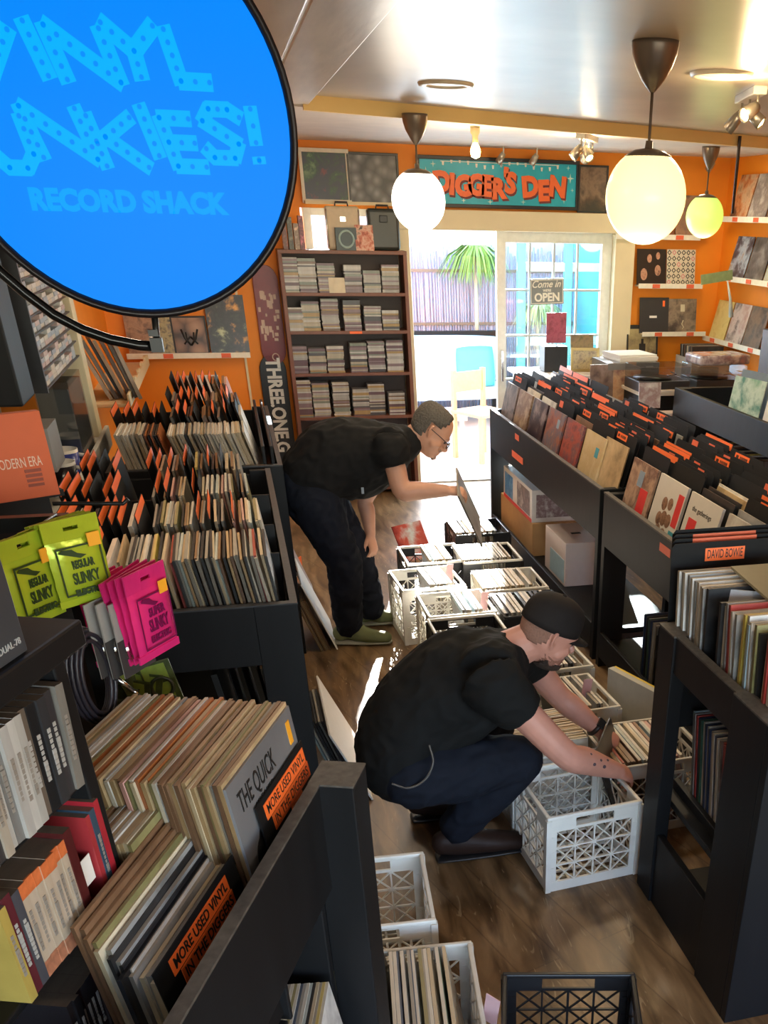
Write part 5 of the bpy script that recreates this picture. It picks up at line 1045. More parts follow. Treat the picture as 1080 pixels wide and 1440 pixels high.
# counter
c=thing('counter','black counter with a pale worktop in the far right corner','counter',T(2.93,7.3,0))
plank('front_panel',(.0,.02,0),(1.1,.04,.96),c); plank('side_panel',(0,.04,0),(.03,.41,.96),c); obj('worktop',MB().box((-.02,0,.96),(1.12,.42,.985)),mat('pale_worktop',(.62,.60,.52),.35,var=.08),c,bev=.004)
CT=.986
def turntable(x,y,lb,lid):
    t=thing('turntable',lb,'turntable',T(x,y,CT)); obj('plinth',MB().box((-.21,-.16,0),(.21,.16,.07)),mat('dark_plinth',(.04,.04,.045),.3),t,bev=.004); obj('platter',MB().lathe([(0,.07),(.15,.07),(.15,.085),(0,.086)],32,0,T(-.04,0,0)),METB,t); obj('tonearm',MB().tube([(.16,.11,.10),(.15,-.02,.10),(.06,-.06,.095)],.005,6),CHROME,t)
    for s in(-.17,.17): obj('foot',MB().box((s-.02,-.17,-.0),(s+.02,-.15,.012)),BLKP,t)
    obj('dust_lid',MB().box((-.21,-.16,.075),(.21,.16,.17)),LIDG,t,bev=.004); return t
turntable(3.12,7.50,'dark turntable with a clear lid on the left part of the counter',1)
tt=turntable(3.60,7.50,'turntable on the right part of the counter under a plastic wrapped bundle',1)
wr=obj('plastic_bundle',MB().box((-.22,-.14,0),(.22,.14,.07)),art('crumpled_pink_wrap',[(.50,.40,.42),(.65,.60,.62),(.28,.22,.26),(.45,.25,.25)],9,seed=3,rough=.15),None,T(3.62,7.5,CT+.172)@R('Z',4),bev=.02,seg=3); tag(wr,'plastic wrapped pinkish bundle lying on the right turntable','bundle')
o=obj('white_strip',MB().box((-.4,-.02,0),(.42,.02,.012)),PAPERW,None,T(3.45,7.32,CT)); tag(o,'white strip along the front edge of the pale worktop','strip')
o=rcover(ay(920,512,8.6).x,8.9,1.0,AR('w',[(.40,.33,.16),(.30,.24,.12),(.08,.06,.05)],6,seed=7),'khaki record cover with a dark border and figure below the lowest ledge',s=.30); 
obj('border_print',MB().box((-.15,-.001,0),(-.135,0,.3)).box((.135,-.001,0),(.15,0,.3)).box((-.15,-.001,.27),(.15,0,.3)),INK,o); obj('figure_print',MB().box((-.03,-.001,.02),(.03,0,.15)).box((-.012,-.001,.15),(.012,0,.19)),INK,o)
rb=thing('record_box','open cardboard box of records on the low shelf in the far right corner','box',T(3.98,8.55,.86)); obj('carton',MB().box((-.18,-.18,0),(.18,-.172,.22)).box((-.18,-.18,0),(-.172,.18,.22)).box((.172,-.18,0),(.18,.18,.22)).box((-.18,.172,0),(.18,.18,.22)).box((-.18,-.18,0),(.18,.18,.008)),mat('brown_grey_card',(.30,.24,.18),.6),rb)
for k in range(10): lp([3,5,3,2,0,3,5,3,2,3][k],T(3.98,8.42+.028*k,.87)@R('X',-8),'%s record sleeve in the open box in the far right corner'%PAL[[3,5,3,2,0,3,5,3,2,3][k]][0],'sleeves in the open box in the far right corner',.014,.30)
cs=thing('corner_cabinet','low dark cabinet along the back wall in the far right corner','cabinet',T(3.4,8.42,0)); obj('body',MB().box((.12,0,0),(.82,.55,.855)),BLK,cs,bev=.004); obj('door',MB().box((.14,-.012,.05),(.46,0,.82)),BLK,cs); obj('door',MB().box((.48,-.012,.05),(.80,0,.82)),BLK,cs)
# display table by the door
dt=thing('display_table','white topped display table in front of the glazed door leaf','table',T(2.62,8.35,0)); obj('tabletop',MB().box((-.42,-.28,.985),(.35,.28,1.01)),PAPERW,dt,bev=.004)
for sx in(-.36,.29):
    for sy in(-.22,.22): obj('leg',MB().box((sx-.02,sy-.02,0),(sx+.02,sy+.02,.985)),METB,dt)
o=obj('speaker_box',MB().box((-.10,-.08,0),(.10,.08,.19)),BLKP,None,T(2.53,8.36,1.011),bev=.005); tag(o,'small black speaker box on the display table below the open sign','speaker')
ps=thing('magenta_leaflet','magenta leaflet standing on the small black speaker box','leaflet',T(2.55,8.36,1.202)); obj('card',MB().box((-.085,-.003,.02),(.085,.003,.24)),art('magenta_print',[(.30,.05,.10),(.42,.10,.16),(.2,.04,.07)],14),ps); obj('holder',MB().box((-.07,-.012,0),(.07,.012,.022)),LIDG,ps)
a=ay(803,520,8.3); 
pf=thing('photo_frame','gold framed picture of a group standing on the display table','frame',T(2.78,8.27,1.011)@R('Z',-8)@R('X',-6)); obj('picture',MB().box((-.10,-.003,.02),(.10,.003,.16)),art('group_print',[(.10,.08,.06),(.45,.35,.18),(.2,.14,.1)],18),pf)
mb=MB().box((-.12,-.008,0),(.12,.004,.022)).box((-.12,-.008,.158),(.12,.004,.18)).box((-.12,-.008,.022),(-.10,.004,.158)).box((.10,-.008,.022),(.12,.004,.158)); obj('frame',mb,mat('dull_gold',(.35,.24,.09),.35,metal=.5),pf)
o=obj('picture_card',MB().box((-.10,-.004,0),(.10,.004,.14)),art('green_brown_card',[(.08,.09,.05),(.25,.18,.10),(.12,.1,.08)],12),None,T(2.80,8.42,1.13)@R('X',-8)); tag(o,'dark green and brown card rising behind the gold framed picture','card')
o=obj('white_sleeve_stack',MB().box((-.17,-.17,0),(.17,.17,.012)).box((-.165,-.17,.013),(.175,.165,.03)).box((-.17,-.16,.031),(.165,.17,.045)),PAPERW,None,T(3.08,8.02,1.135)@R('Z',6)); tag(o,'short stack of white sleeves on the display rack left of the turntables','stack')
dr=thing('display_rack','grey display rack with front pockets between the glazed door and the counter','rack',T(3.05,7.98,0)); obj('body',MB().box((-.24,-.2,0),(.20,.2,1.134)),mat('grey_rack',(.20,.19,.18),.4),dr,bev=.004); obj('pocket_lip',MB().box((-.24,-.235,.80),(.20,-.225,.86)),CHROME,dr)
for k,(px,m,lb) in enumerate(((851,AR('x',[(.10,.06,.05),(.22,.15,.12),(.3,.22,.2)],9,seed=3),'dark brown record cover in the left pocket of the display rack'),(883,AR('y',[(.45,.18,.08),(.55,.36,.22),(.25,.12,.1)],8,seed=4),'orange brown record cover in the right pocket of the display rack'))):
    rcover(ay(px,548,7.74).x,7.765,.865,m,lb,s=.235,lean=-4,h=.26)
# boxed things below the counter front
o=thing('toy_display_box','window box with a pale border in front of the black counter','box',T(3.02,6.80,.73)); obj('carton',MB().box((-.27,0,0),(.27,.12,.19)),mat('pale_pink_card',(.62,.52,.50),.4),o,bev=.003); obj('window_print',MB().box((-.24,-.0015,.02),(.24,0,.15)),art('figures_print',[(.06,.04,.05),(.30,.22,.22),(.5,.42,.4)],14,seed=2),o); obj('title_bar',MB().box((-.22,-.0015,.16),(.20,0,.175)),mat('dark_red_print',(.25,.06,.06)),o)
o=thing('low_shelf','low black shelf stand before the counter carrying the window box','shelf',T(2.98,6.92,0)); obj('board',MB().box((-.2,-.15,.70),(.36,.1,.728)),BLK,o)
for sx in(-.18,.33): obj('leg',MB().box((sx-.02,-.1,0),(sx+.02,.08,.70)),BLK,o)
rcover(2.86,6.98,.93,AR('z',[(.6,.55,.5),(.35,.22,.2),(.7,.66,.6)],8,seed=5),'pale record cover with a small portrait before the counter',s=.17,lean=-4)
# right edge bin
rx=2.95
e=thing('record_bin','dark bin at the right frame edge holding a pale green and a white sleeve','record bin',T(rx,5.0,0)); plank('front_panel',(0,0,.92),(.03,1.75,1.10),e); plank('end_post',(0,1.67,0),(.10,1.75,1.10),e); plank('end_post',(0,0,0),(.10,.08,1.10),e); plank('tray',(.03,0,.93),(.9,1.75,.95),e); plank('lower_shelf',(.0,.08,.45),(.9,1.67,.48),e); plank('end_panel',(.03,1.70,.0),(.9,1.75,1.10),e)
for k,(i,y) in enumerate(((13,6.42),(10,6.37),(1,6.32),(10,6.0),(3,6.27),(1,6.22))): pass
cover(T(rx+.10,5.9,.96)@R('Z',-78)@R('X',-10),art('pale_green_cover',[(.25,.5,.35),(.6,.75,.65),(.1,.3,.25)],7,seed=1),'pale green record cover standing in the dark bin at the right frame edge',s=.31)
cover(T(rx+.13,5.5,.96)@R('Z',-84)@R('X',-10),PAPERW,'white record cover next to the pale green one at the right frame edge',s=.31)
cover(T(rx+.17,5.94,.97)@R('Z',-78)@R('X',-10),mat('blue_grey_cover',(.20,.27,.33),.4),'blue grey record cover behind the pale green one at the right frame edge',s=.33)
sp_=thing('monitor_speaker','black speaker cabinet standing in the bin at the right frame edge','speaker',T(rx+.62,6.25,.951)); obj('cabinet',MB().box((-.17,-.15,0),(.25,.15,.55)),BLKP,sp_,bev=.006); obj('stand',MB().box((-.02,-.05,-.0),(.02,.05,.0)) if False else MB().lathe([(.06,.0),(.075,.002),(.08,0.0)],24,0,T(.0,-.151,.2)@R('X',90)),METB,sp_)
rr=random.Random(101)
for k in range(16):
    i=[3,6,5,3,12,3,1,5,3,0,3,12,1,3,5,3][k]; lp(i,T(rx+.22,6.55-.055*k,.482)@R('Z',0)@R('X',-4),'%s record sleeve below the dark bin at the right frame edge'%PAL[i][0],'sleeves below the dark bin at the right frame edge',.02)
# ================================================================== people
def crom(P,n):
    P=[np.array(p,float) for p in P]; Q=[2*P[0]-P[1]]+P+[2*P[-1]-P[-2]]; out=[]
    for i in range(1,len(Q)-2):
        for k in range(n):
            t=k/n; a,b,c,d=Q[i-1],Q[i],Q[i+1],Q[i+2]
            out.append(.5*((2*b)+(c-a)*t+(2*a-5*b+4*c-d)*t*t+(3*b-a-3*c+d)*t**3))
    out.append(P[-1]); return out
def limb(mb,pts,rad,ref=(0,1,0),n=16,sub=5,cap=True):
    """loft through points; rad = (half width along ref, half thickness across)"""
    R_=[(r,r) if not isinstance(r,(tuple,list)) else r for r in rad]
    A=crom([tuple(p)+tuple(r) for p,r in zip(pts,R_)],sub)
    P=[Vector(a[:3]) for a in A]; rr=[(max(.002,a[3]),max(.002,a[4])) for a in A]
    if cap:
        t0=(P[0]-P[1]).normalized(); t1=(P[-1]-P[-2]).normalized(); P0=P[0];P1=P[-1];r0=rr[0];r1=rr[-1]
        m0=min(r0); m1=min(r1)
        P=[P0+t0*m0*s for s in (.95,.7,.35)]+P+[P1+t1*m1*s for s in (.35,.7,.95)]
        rr=[(r0[0]*s,r0[1]*s) for s in (.3,.7,.93)]+rr+[(r1[0]*s,r1[1]*s) for s in (.93,.7,.3)]
    vs=[];fs=[]; ref=Vector(ref).normalized()
    for i,p in enumerate(P):
        t=(P[min(i+1,len(P)-1)]-P[max(i-1,0)]).normalized(); w=(ref-t*ref.dot(t))
        if w.length<1e-3: w=t.orthogonal()
        w.normalize(); h=t.cross(w)
        for k in range(n): a=2*PI*k/n; vs.append(p+w*math.cos(a)*rr[i][0]+h*math.sin(a)*rr[i][1])
    for i in range(len(P)-1):
        for k in range(n): fs.append((i*n+k,i*n+(k+1)%n,(i+1)*n+(k+1)%n,(i+1)*n+k))
    fs.append(tuple(reversed(range(n)))); fs.append(tuple((len(P)-1)*n+k for k in range(n)))
    mb.add(vs,fs,0,None,True)
def ell(mb,c,r,M=None,n=16):
    vs=[];fs=[]
    for i in range(1,n): 
        a=PI*i/n
        for k in range(n): b=2*PI*k/n; vs.append((c[0]+r[0]*math.sin(a)*math.cos(b),c[1]+r[1]*math.sin(a)*math.sin(b),c[2]+r[2]*math.cos(a)))
    for i in range(n-2):
        for k in range(n): fs.append((i*n+k,(i+1)*n+k,(i+1)*n+(k+1)%n,i*n+(k+1)%n))
    fs.append(tuple(range(n))); fs.append(tuple(reversed(range((n-2)*n,(n-1)*n)))); mb.add(vs,fs,0,M,True)
HP=[(.120,.02,-.03,.02),(.112,.052,-.062,.043),(.095,.078,-.086,.061),(.065,.094,-.100,.073),(.035,.099,-.104,.077),(.016,.103,-.103,.077),(-.004,.094,-.100,.075),(-.03,.092,-.093,.074),(-.05,.093,-.080,.070),(-.066,.097,-.064,.064),(-.074,.093,-.055,.061),(-.085,.092,-.040,.056),(-.098,.096,-.018,.048),(-.110,.086,0,.038),(-.120,.062,.012,.024)]
def headmesh(mb,M,fat=1.0):
    n=28; vs=[];fs=[]; prof=crom(HP,2)
    for z,yf,yb,rx in prof:
        yc=(yf+yb)/2+.012; ra=yf-yc; rb=yc-yb
        for k in range(n):
            a=2*PI*k/n; c,s=math.cos(a),math.sin(a); e=.86
            x=rx*fat*math.copysign(abs(c)**e,c); y=yc+(ra if s>0 else rb)*math.copysign(abs(s)**e,s); vs.append((x,y,z))
    m=len(prof)
    for i in range(m-1):
        for k in range(n): fs.append((i*n+k,(i+1)*n+k,(i+1)*n+(k+1)%n,i*n+(k+1)%n))
    fs.append(tuple(range(n))); fs.append(tuple(reversed(range((m-1)*n,m*n)))); mb.add(vs,fs,0,M,True)
    L=lambda p,r,ref=(1,0,0): limb(mb,[M@Vector(q) for q in p],r,ref=(M.to_3x3()@Vector(ref)),n=10,sub=3)
    L([(0,.090,.008),(0,.106,-.012),(0,.120,-.032),(0,.104,-.044)],[(.008,.008),(.010,.009),(.015,.012),(.014,.008)])          # nose
    L([(-.016,.100,-.039),(.016,.100,-.039)],[.009,.009],(0,0,1))
    L([(-.055,.074,.017),(-.028,.095,.021),(0,.097,.014),(.028,.095,.021),(.055,.074,.017)],[.009,.011,.009,.011,.009],(0,0,1))   # brow
    L([(-.024,.089,-.062),(0,.101,-.060),(.024,.089,-.062)],[.004,.006,.004],(0,0,1)); L([(-.022,.088,-.073),(0,.099,-.074),(.022,.088,-.073)],[.004,.007,.004],(0,0,1)) # lips
    L([(0,.086,-.098),(0,.092,-.100)],[.016,.014])
    for s in(-1,1):
        L([(s*.076,-.004,.022),(s*.088,-.014,.026),(s*.090,-.020,.004),(s*.082,-.010,-.024),(s*.076,-.002,-.032)],[(.006,.007),(.007,.008),(.005,.008),(.006,.006),(.005,.004)],(0,1,0)) # ear rim
        L([(s*.074,-.004,.015),(s*.080,-.010,-.015)],[(.014,.006),(.010,.006)],(0,1,0))
        L([(s*.055,.062,-.030),(s*.060,.035,-.045)],[.020,.022],(0,0,1)) # cheek
def handmesh(mb,W,d,nrm,curl=25,s=1.0,side=1,thumb=1):
    """W wrist, d finger direction, nrm back-of-hand normal, side=+1 thumb on the +x side of (d x nrm)"""
    d=Vector(d).normalized(); nrm=Vector(nrm); nrm=(nrm-d*nrm.dot(d)).normalized(); x=d.cross(nrm)*side
    Pt=lambda a,b,c: W+(x*a+d*b+nrm*c)*s
    limb(mb,[Pt(0,-.01,0),Pt(.002,.03,0),Pt(.002,.07,0),Pt(0,.088,-.002)],[(.029*s,.020*s),(.038*s,.017*s),(.042*s,.015*s),(.040*s,.012*s)],ref=x,n=14)
    for fx,L,r in ((-.031,.066,.0075),(-.011,.080,.0085),(.010,.085,.0088),(.030,.076,.0085)):
        p=Vector((fx,.078,-.001)); a=0; pts=[Pt(fx*.9,.055,0),Pt(*p)]
        for seg,fr in enumerate((.45,.32,.25)):
            a+=math.radians(curl*(1,1.25,.9)[seg]); p=p+Vector((fx*.06,math.cos(a)*L*fr,-math.sin(a)*L*fr)); pts.append(Pt(*p))
        limb(mb,pts,[r*s,r*1.05*s,r*s,r*.93*s,r*.8*s],ref=x,n=8,sub=3)
    limb(mb,[Pt(.020,.012,-.006),Pt(.042,.036,-.012),Pt(.056,.062,-.022),Pt(.054,.086,-.030)],[.014*s,.0125*s,.0105*s,.009*s],ref=nrm,n=9,sub=3)
def solid(name,mb,m,parent,vox=.006,smooth=3,fac=.6,wr=0):
    me=mb.mesh('tmp',[m]); o=link('tmp',me); r=o.modifiers.new('r','REMESH'); r.mode='VOXEL'; r.voxel_size=vox; r.use_smooth_shade=True
    s_=o.modifiers.new('s','SMOOTH'); s_.iterations=smooth; s_.factor=fac
    dg=bpy.context.evaluated_depsgraph_get(); dg.update(); me2=bpy.data.meshes.new_from_object(o.evaluated_get(dg)); bpy.data.objects.remove(o)
    me2.materials.clear(); me2.materials.append(m)
    if wr:
        nms=[v.normal.copy() for v in me2.vertices]
        for v,nv in zip(me2.vertices,nms):
            c=v.co; q=Vector((c.x*7+c.z*5,c.y*9,c.z*11-c.x*6)); w=mnoise.noise(q)+.5*mnoise.noise(q*2.3); v.co=c+nv*(wr*(abs(w)*-1.6+.4))
    for p in me2.polygons: p.use_smooth=True
    me2.name=name
    return link(name,me2,parent,parent.matrix_world.inverted() if parent is not None else None)
def hairshell(name,HM,cond,th,m,parent,k=1.05,hn=11):
    n=40; prof=crom(HP[:hn],3); vs=[];idx={};fs=[]; mb=MB()
    P=[]
    for z,yf,yb,rx in prof:
        yc=(yf+yb)/2+.012; ra=yf-yc; rb=yc-yb; row=[]
        for q in range(n):
            a=2*PI*q/n; c,s_=math.cos(a),math.sin(a); e=.9
            p=Vector((rx*k*math.copysign(abs(c)**e,c),yc+(ra if s_>0 else rb)*k*math.copysign(abs(s_)**e,s_),z*1.03+.002)); p*=1+.02*mnoise.noise(p*60); row.append(p)
        P.append(row)
    m_=len(P)
    for row in P: vs+=row
    for i in range(m_-1):
        for q in range(n):
            f=(i*n+q,(i+1)*n+q,(i+1)*n+(q+1)%n,i*n+(q+1)%n); c=sum((vs[j] for j in f),Vector())/4
            if cond(c): fs.append(f)
    if cond(Vector((0,0,.12))): fs.append(tuple(range(n)))
    mb.add(vs,fs,0,HM,True); o=obj(name,mb,m,parent,parent.matrix_world.inverted()); sd=o.modifiers.new('s','SOLIDIFY'); sd.thickness=th; sd.offset=0
    return o
def hframe(c,fwd,up):
    f=Vector(fwd).normalized(); u=Vector(up); u=(u-f*u.dot(f)).normalized(); r=f.cross(u); return frame(c,r,f,u)
SKIN1=mat('tanned_skin',(.55,.28,.18),.5,var=.14,scale=16); SKIN2=mat('ruddy_skin',(.58,.27,.20),.5,var=.16,scale=18)
def cloth(name,c,rough=.85,sc=9,b=.35): return mat(name,c,rough,var=.25,scale=sc,bump=b,spec=.18)
TEE=cloth('black_cotton',(.008,.0075,.0075)); JEAN=cloth('dark_denim',(.007,.009,.016),sc=14); TEE2=cloth('black_cotton_b',(.007,.007,.0072))
def person(label,c): 
    t=thing('person',label,'person',T(*c)); bpy.context.view_layer.update(); return t
# ------------------------------------------------------------ crouching man
def crouching():
    t=person('person crouching in black cap, black t-shirt and dark jeans, reaching into the crates',(.62,3.02,0))
    body=MB()
    hip=Vector((.37,3.02,.47)); mid=Vector((.45,3.02,.64)); ch=Vector((.62,3.01,.745)); nb=Vector((.76,3.0,.80))
    limb(body,[hip,mid,ch,nb],[(.15,.12),(.15,.11),(.17,.11),(.09,.08)])
    hc=Vector((.905,2.985,.885)); HM=hframe(hc,(.88,.10,-.42),(.32,-.04,.90))
    limb(body,[Vector((.70,3.0,.79)),Vector((.79,3.0,.83)),hc+HM.to_3x3()@Vector((0,-.025,-.03))],[(.085,.085),(.070,.072),(.062,.066)])
    headmesh(body,HM,1.05)
    SR_=ay(690,958,2.80); ER=ay(797,1062,2.74); WR=ay(868,1084,2.83); HR=WR+(WR-ER).normalized()*.08
    SL=ay(742,928,3.20); EL=ay(787,980,3.20); WL=ay(842,1026,3.16)
    global DBG; DBG=[(ER-SR_).length,(WR-ER).length,(EL-SL).length,(WL-EL).length,tuple(SR_),tuple(ER),tuple(WR),tuple(SL),tuple(EL),tuple(WL)]
    limb(body,[SR_,SR_.lerp(ER,.5),ER,ER.lerp(WR,.35),WR],[.062,.056,.050,.051,.031],sub=6)
    limb(body,[SL,SL.lerp(EL,.5),EL,EL.lerp(WL,.35),WL],[.058,.053,.047,.048,.030],sub=6)
    limb(body,[nb+Vector((-.05,0,-.03)),SR_],[(.07),(.05)]); limb(body,[nb+Vector((-.05,0,-.03)),SL],[.07,.05])
    handmesh(body,WR,(WR-ER)+Vector((.02,.05,-.03)),(.1,-.5,.9),curl=32,side=-1)
    handmesh(body,WL,(WL-EL).normalized()+Vector((.3,-.25,-.05)),(.1,-.3,.95),curl=30,side=1)
    hr=Vector((.40,2.90,.43)); kr=Vector((.775,2.90,.44)); ar=Vector((.545,2.97,.13))
    hl=Vector((.40,3.14,.43)); kl=Vector((.76,3.25,.40)); al=Vector((.50,3.28,.13))
    for h,k,a in ((hr,kr,ar),(hl,kl,al)):
        limb(body,[h,h.lerp(k,.5),k],[.085,.08,.055]); limb(body,[k,k.lerp(a,.4),a],[.055,.055,.036])
    b=solid('body',body,SKIN2,t,.0052,2,.5)
    # t-shirt
    s=MB(); limb(s,[hip+Vector((-.015,0,-.03)),hip+Vector((.0,0,.05)),mid,ch,nb+Vector((-.02,0,-.01))],[(.205,.150),(.205,.155),(.20,.150),(.21,.165),(.115,.105)],n=24,sub=8)
    limb(s,[ch,nb+Vector((-.06,-.05,-.03)),SR_,SR_.lerp(ER,.42)],[.12,.13,.112,.083],sub=6,cap=False); limb(s,[ch,nb+Vector((-.06,.05,-.03)),SL,SL.lerp(EL,.35)],[.12,.12,.098,.078],sub=6,cap=False)
    limb(s,[Vector((.40,3.02,.50)),Vector((.62,3.0,.62)),Vector((.72,3.0,.70))],[(.16,.09),(.17,.10),(.14,.08)])
    sh_=solid('t_shirt',s,TEE2,t,.008,14,wr=.009)
    j=MB(); limb(j,[Vector((.335,3.02,.52)),Vector((.37,3.02,.46)),Vector((.46,3.02,.43))],[(.165,.12),(.185,.145),(.17,.13)],n=20)
    for h,k,a in ((hr,kr,ar),(hl,kl,al)):
        limb(j,[h,h.lerp(k,.5),k],[.128,.118,.092],sub=6); limb(j,[k,k.lerp(a,.4),a.lerp(k,.06)],[.090,.088,.072],sub=6)
    solid('jeans',j,JEAN,t,.008,3,wr=.011)
    # waistband patch of pale blue
    shoe=cloth('dark_brown_leather',(.030,.016,.012),.5,12,.1)
    for a,toe,zz in ((ar,Vector((.80,2.96,.045)),.0),(al,Vector((.76,3.27,.045)),.0)):
        m=MB(); limb(m,[a+Vector((-.05,0,-.05)),a+Vector((.03,0,-.06)),a.lerp(toe,.6)+Vector((0,0,-.02)),toe],[(.042,.050),(.047,.055),(.052,.042),(.042,.032)],sub=5)
        for v in range(len(m.v)): x,y,z=m.v[v]; m.v[v]=(x,y,max(z,.014))
        so=solid('shoe',m,shoe,t,.006,2); m=MB(); limb(m,[Vector((a.x-.07,a.y,.012)),Vector((a.x+.1,a.y,.012)),Vector((toe.x+.02,toe.y,.012))],[(.040,.010),(.048,.010),(.036,.010)]); obj('sole',m,BLKP,so)
    # cap
    capm=cloth('faded_black_cap',(.018,.014,.013),.8,20,.1); m=MB(); n=28; vs=[];fs=[]
    rings=[(.024,1.07),(.045,1.07),(.07,1.05),(.095,.98),(.115,.83),(.130,.56),(.138,.2)]
    for z,k_ in rings:
        for q_ in range(n): a=2*PI*q_/n; vs.append((.082*k_*math.cos(a),-.004+.107*k_*math.sin(a),z))
    for i in range(len(rings)-1):
        for q_ in range(n): fs.append((i*n+q_,i*n+(q_+1)%n,(i+1)*n+(q_+1)%n,(i+1)*n+q_))
    fs.append(tuple((len(rings)-1)*n+q_ for q_ in range(n))); m.add(vs,fs,0,None,True)
    # local head-space meshes get placed by the head frame
    capo=obj('cap',m,capm,t,t.matrix_world.inverted()@HM)
    sol=capo.modifiers.new('s','SOLIDIFY'); sol.thickness=.003
    m=MB(); vs=[];fs=[]; N_=14
    for i in range(N_+1):
        a=PI*i/N_; x=.074*math.cos(a); y0=.09*math.sin(a)*.95+.0; 
        for f in (0,.33,.66,1): 
            X=x*(1+.02*f); Y=y0+f*.078*math.sin(a)**.55; Z=.030-.018*f-.16*abs(x)**1.3*(f)-.0*f; vs.append((X,Y,Z))
    for i in range(N_):
        for f in range(3): k=i*4+f; fs.append((k,k+1,k+5,k+4))
    m.add(vs,fs,0,None,True); vz=obj('visor',m,capm,capo); sol=vz.modifiers.new('s','SOLIDIFY'); sol.thickness=.004
    obj('top_button',MB().lathe([(.008,.0),(.006,.005),(.001,.006)],10,0,T(0,-.004,.138)),capm,capo)
    m=MB(); 
    for dx,dz in ((0,0),(.008,.010),(-.006,.014),(.004,.024),(-.004,.030),(.006,.036)): ell(m,(dx,0,dz),(.0055,.002,.0055),None,8)
    obj('cap_emblem',m,mat('gold_thread',(.55,.38,.12),.5),capo,T(-.018,.104,.052)@R('X',14))
    m=MB(); 
    for s_ in (-1,1): ell(m,(s_*.030,.086,-.004),(.012,.010,.009),HM,10)
    obj('eyes',m,mat('eye_dark',(.05,.04,.04),.2),b,b.matrix_world.inverted() if False else t.matrix_world.inverted()@T(0,0,0))
    for o_ in b.children: o_.matrix_local=Matrix.Identity(4) 
    # beard
    hairshell('beard',HM,lambda c: c.z<-.090+.02*mnoise.noise(c*50) and c.y>.0,.008,mat('dark_brown_beard',(.035,.018,.012),.9,var=.5,scale=90,bump=.5),t,1.045,15)
    hairshell('stubble',HM,lambda c: c.z<-.045-.25*max(0,c.y-.05)+.01*mnoise.noise(c*50) and c.y>-.005 and c.z>-.10 and not(c.y>.075 and c.z>-.085),.003,mat('jaw_stubble',(.30,.13,.09),.8,var=.3,scale=150,bump=.3),t,1.025,15)
    hairshell('hair',HM,lambda c: c.z<.05 and c.z>-.035+max(0,c.y+.05)*1.2 and c.y<-.01,.004,mat('shaved_brown_hair',(.26,.13,.09),.85,var=.35,scale=160,bump=.3),t,1.035)
    # watch, bracelets, tattoo, chain
    wd=(WL-EL).normalized(); wp=WL-wd*.02; u_=wd.orthogonal().normalized(); w_=wd.cross(u_); ring=[wp+(u_*math.cos(a)+w_*math.sin(a))*.034 for a in [2*PI*i/20 for i in range(21)]]
    wt=obj('watch',MB().tube(ring,.010,8,cap=False),mat('dark_watch_strap',(.04,.025,.02),.4),t,t.matrix_world.inverted())
    upn=Vector((0,-.5,.85)); upn=(upn-wd*upn.dot(wd)).normalized(); obj('watch_face',MB().cbox((0,0,0),(.030,.036,.010)),mat('black_watch_glass',(.02,.02,.02),.1),wt,frame(wp+upn*.040,wd,upn.cross(wd),upn))
    tat=mat('tattoo_ink',(.09,.06,.07),.6)
    m=MB(); fd=(WR-ER).normalized(); un=Vector((0,-.75,.6)); un=(un-fd*un.dot(fd)).normalized(); vn=fd.cross(un)
    for f,ang,l in ((.18,.2,.03),(.26,-.3,.02),(.34,.35,.028),(.46,-.1,.022),(.55,.3,.03),(.62,-.35,.02)):
        c_=ER.lerp(WR,f); rad=.049-.016*max(0,f-.35)*1.6; nn=(un*math.cos(ang)+vn*math.sin(ang)).normalized(); tt=fd.cross(nn)
        vs=[]; 
        for a in range(10): q_=2*PI*a/10; vs.append(c_+nn*(rad+.0022-.004*0)+fd*math.cos(q_)*l*.3+tt*math.sin(q_)*l*.22)
        vs2=[v_-nn*.012 for v_ in vs]; m.add(vs+vs2,[tuple(range(10))]+[(i,(i+1)%10,10+(i+1)%10,10+i) for i in range(10)])
    obj('forearm_tattoo',m,tat,b,Matrix.Identity(4))
    pts=[ay(*q_) for q_ in ((604,1049,2.79),(609,1072,2.76),(598,1096,2.76),(575,1108,2.78),(550,1102,2.82))]
    m=MB(); cp=crom([tuple(p) for p in pts],12)
    for i in range(0,len(cp)-1):
        ell(m,tuple(cp[i]),(.0045,.0045,.0045),None,6)
    obj('wallet_chain',m,mat('dull_chain_metal',(.16,.15,.14),.4,metal=.8),t,t.matrix_world.inverted())
    return t
PM2=crouching()
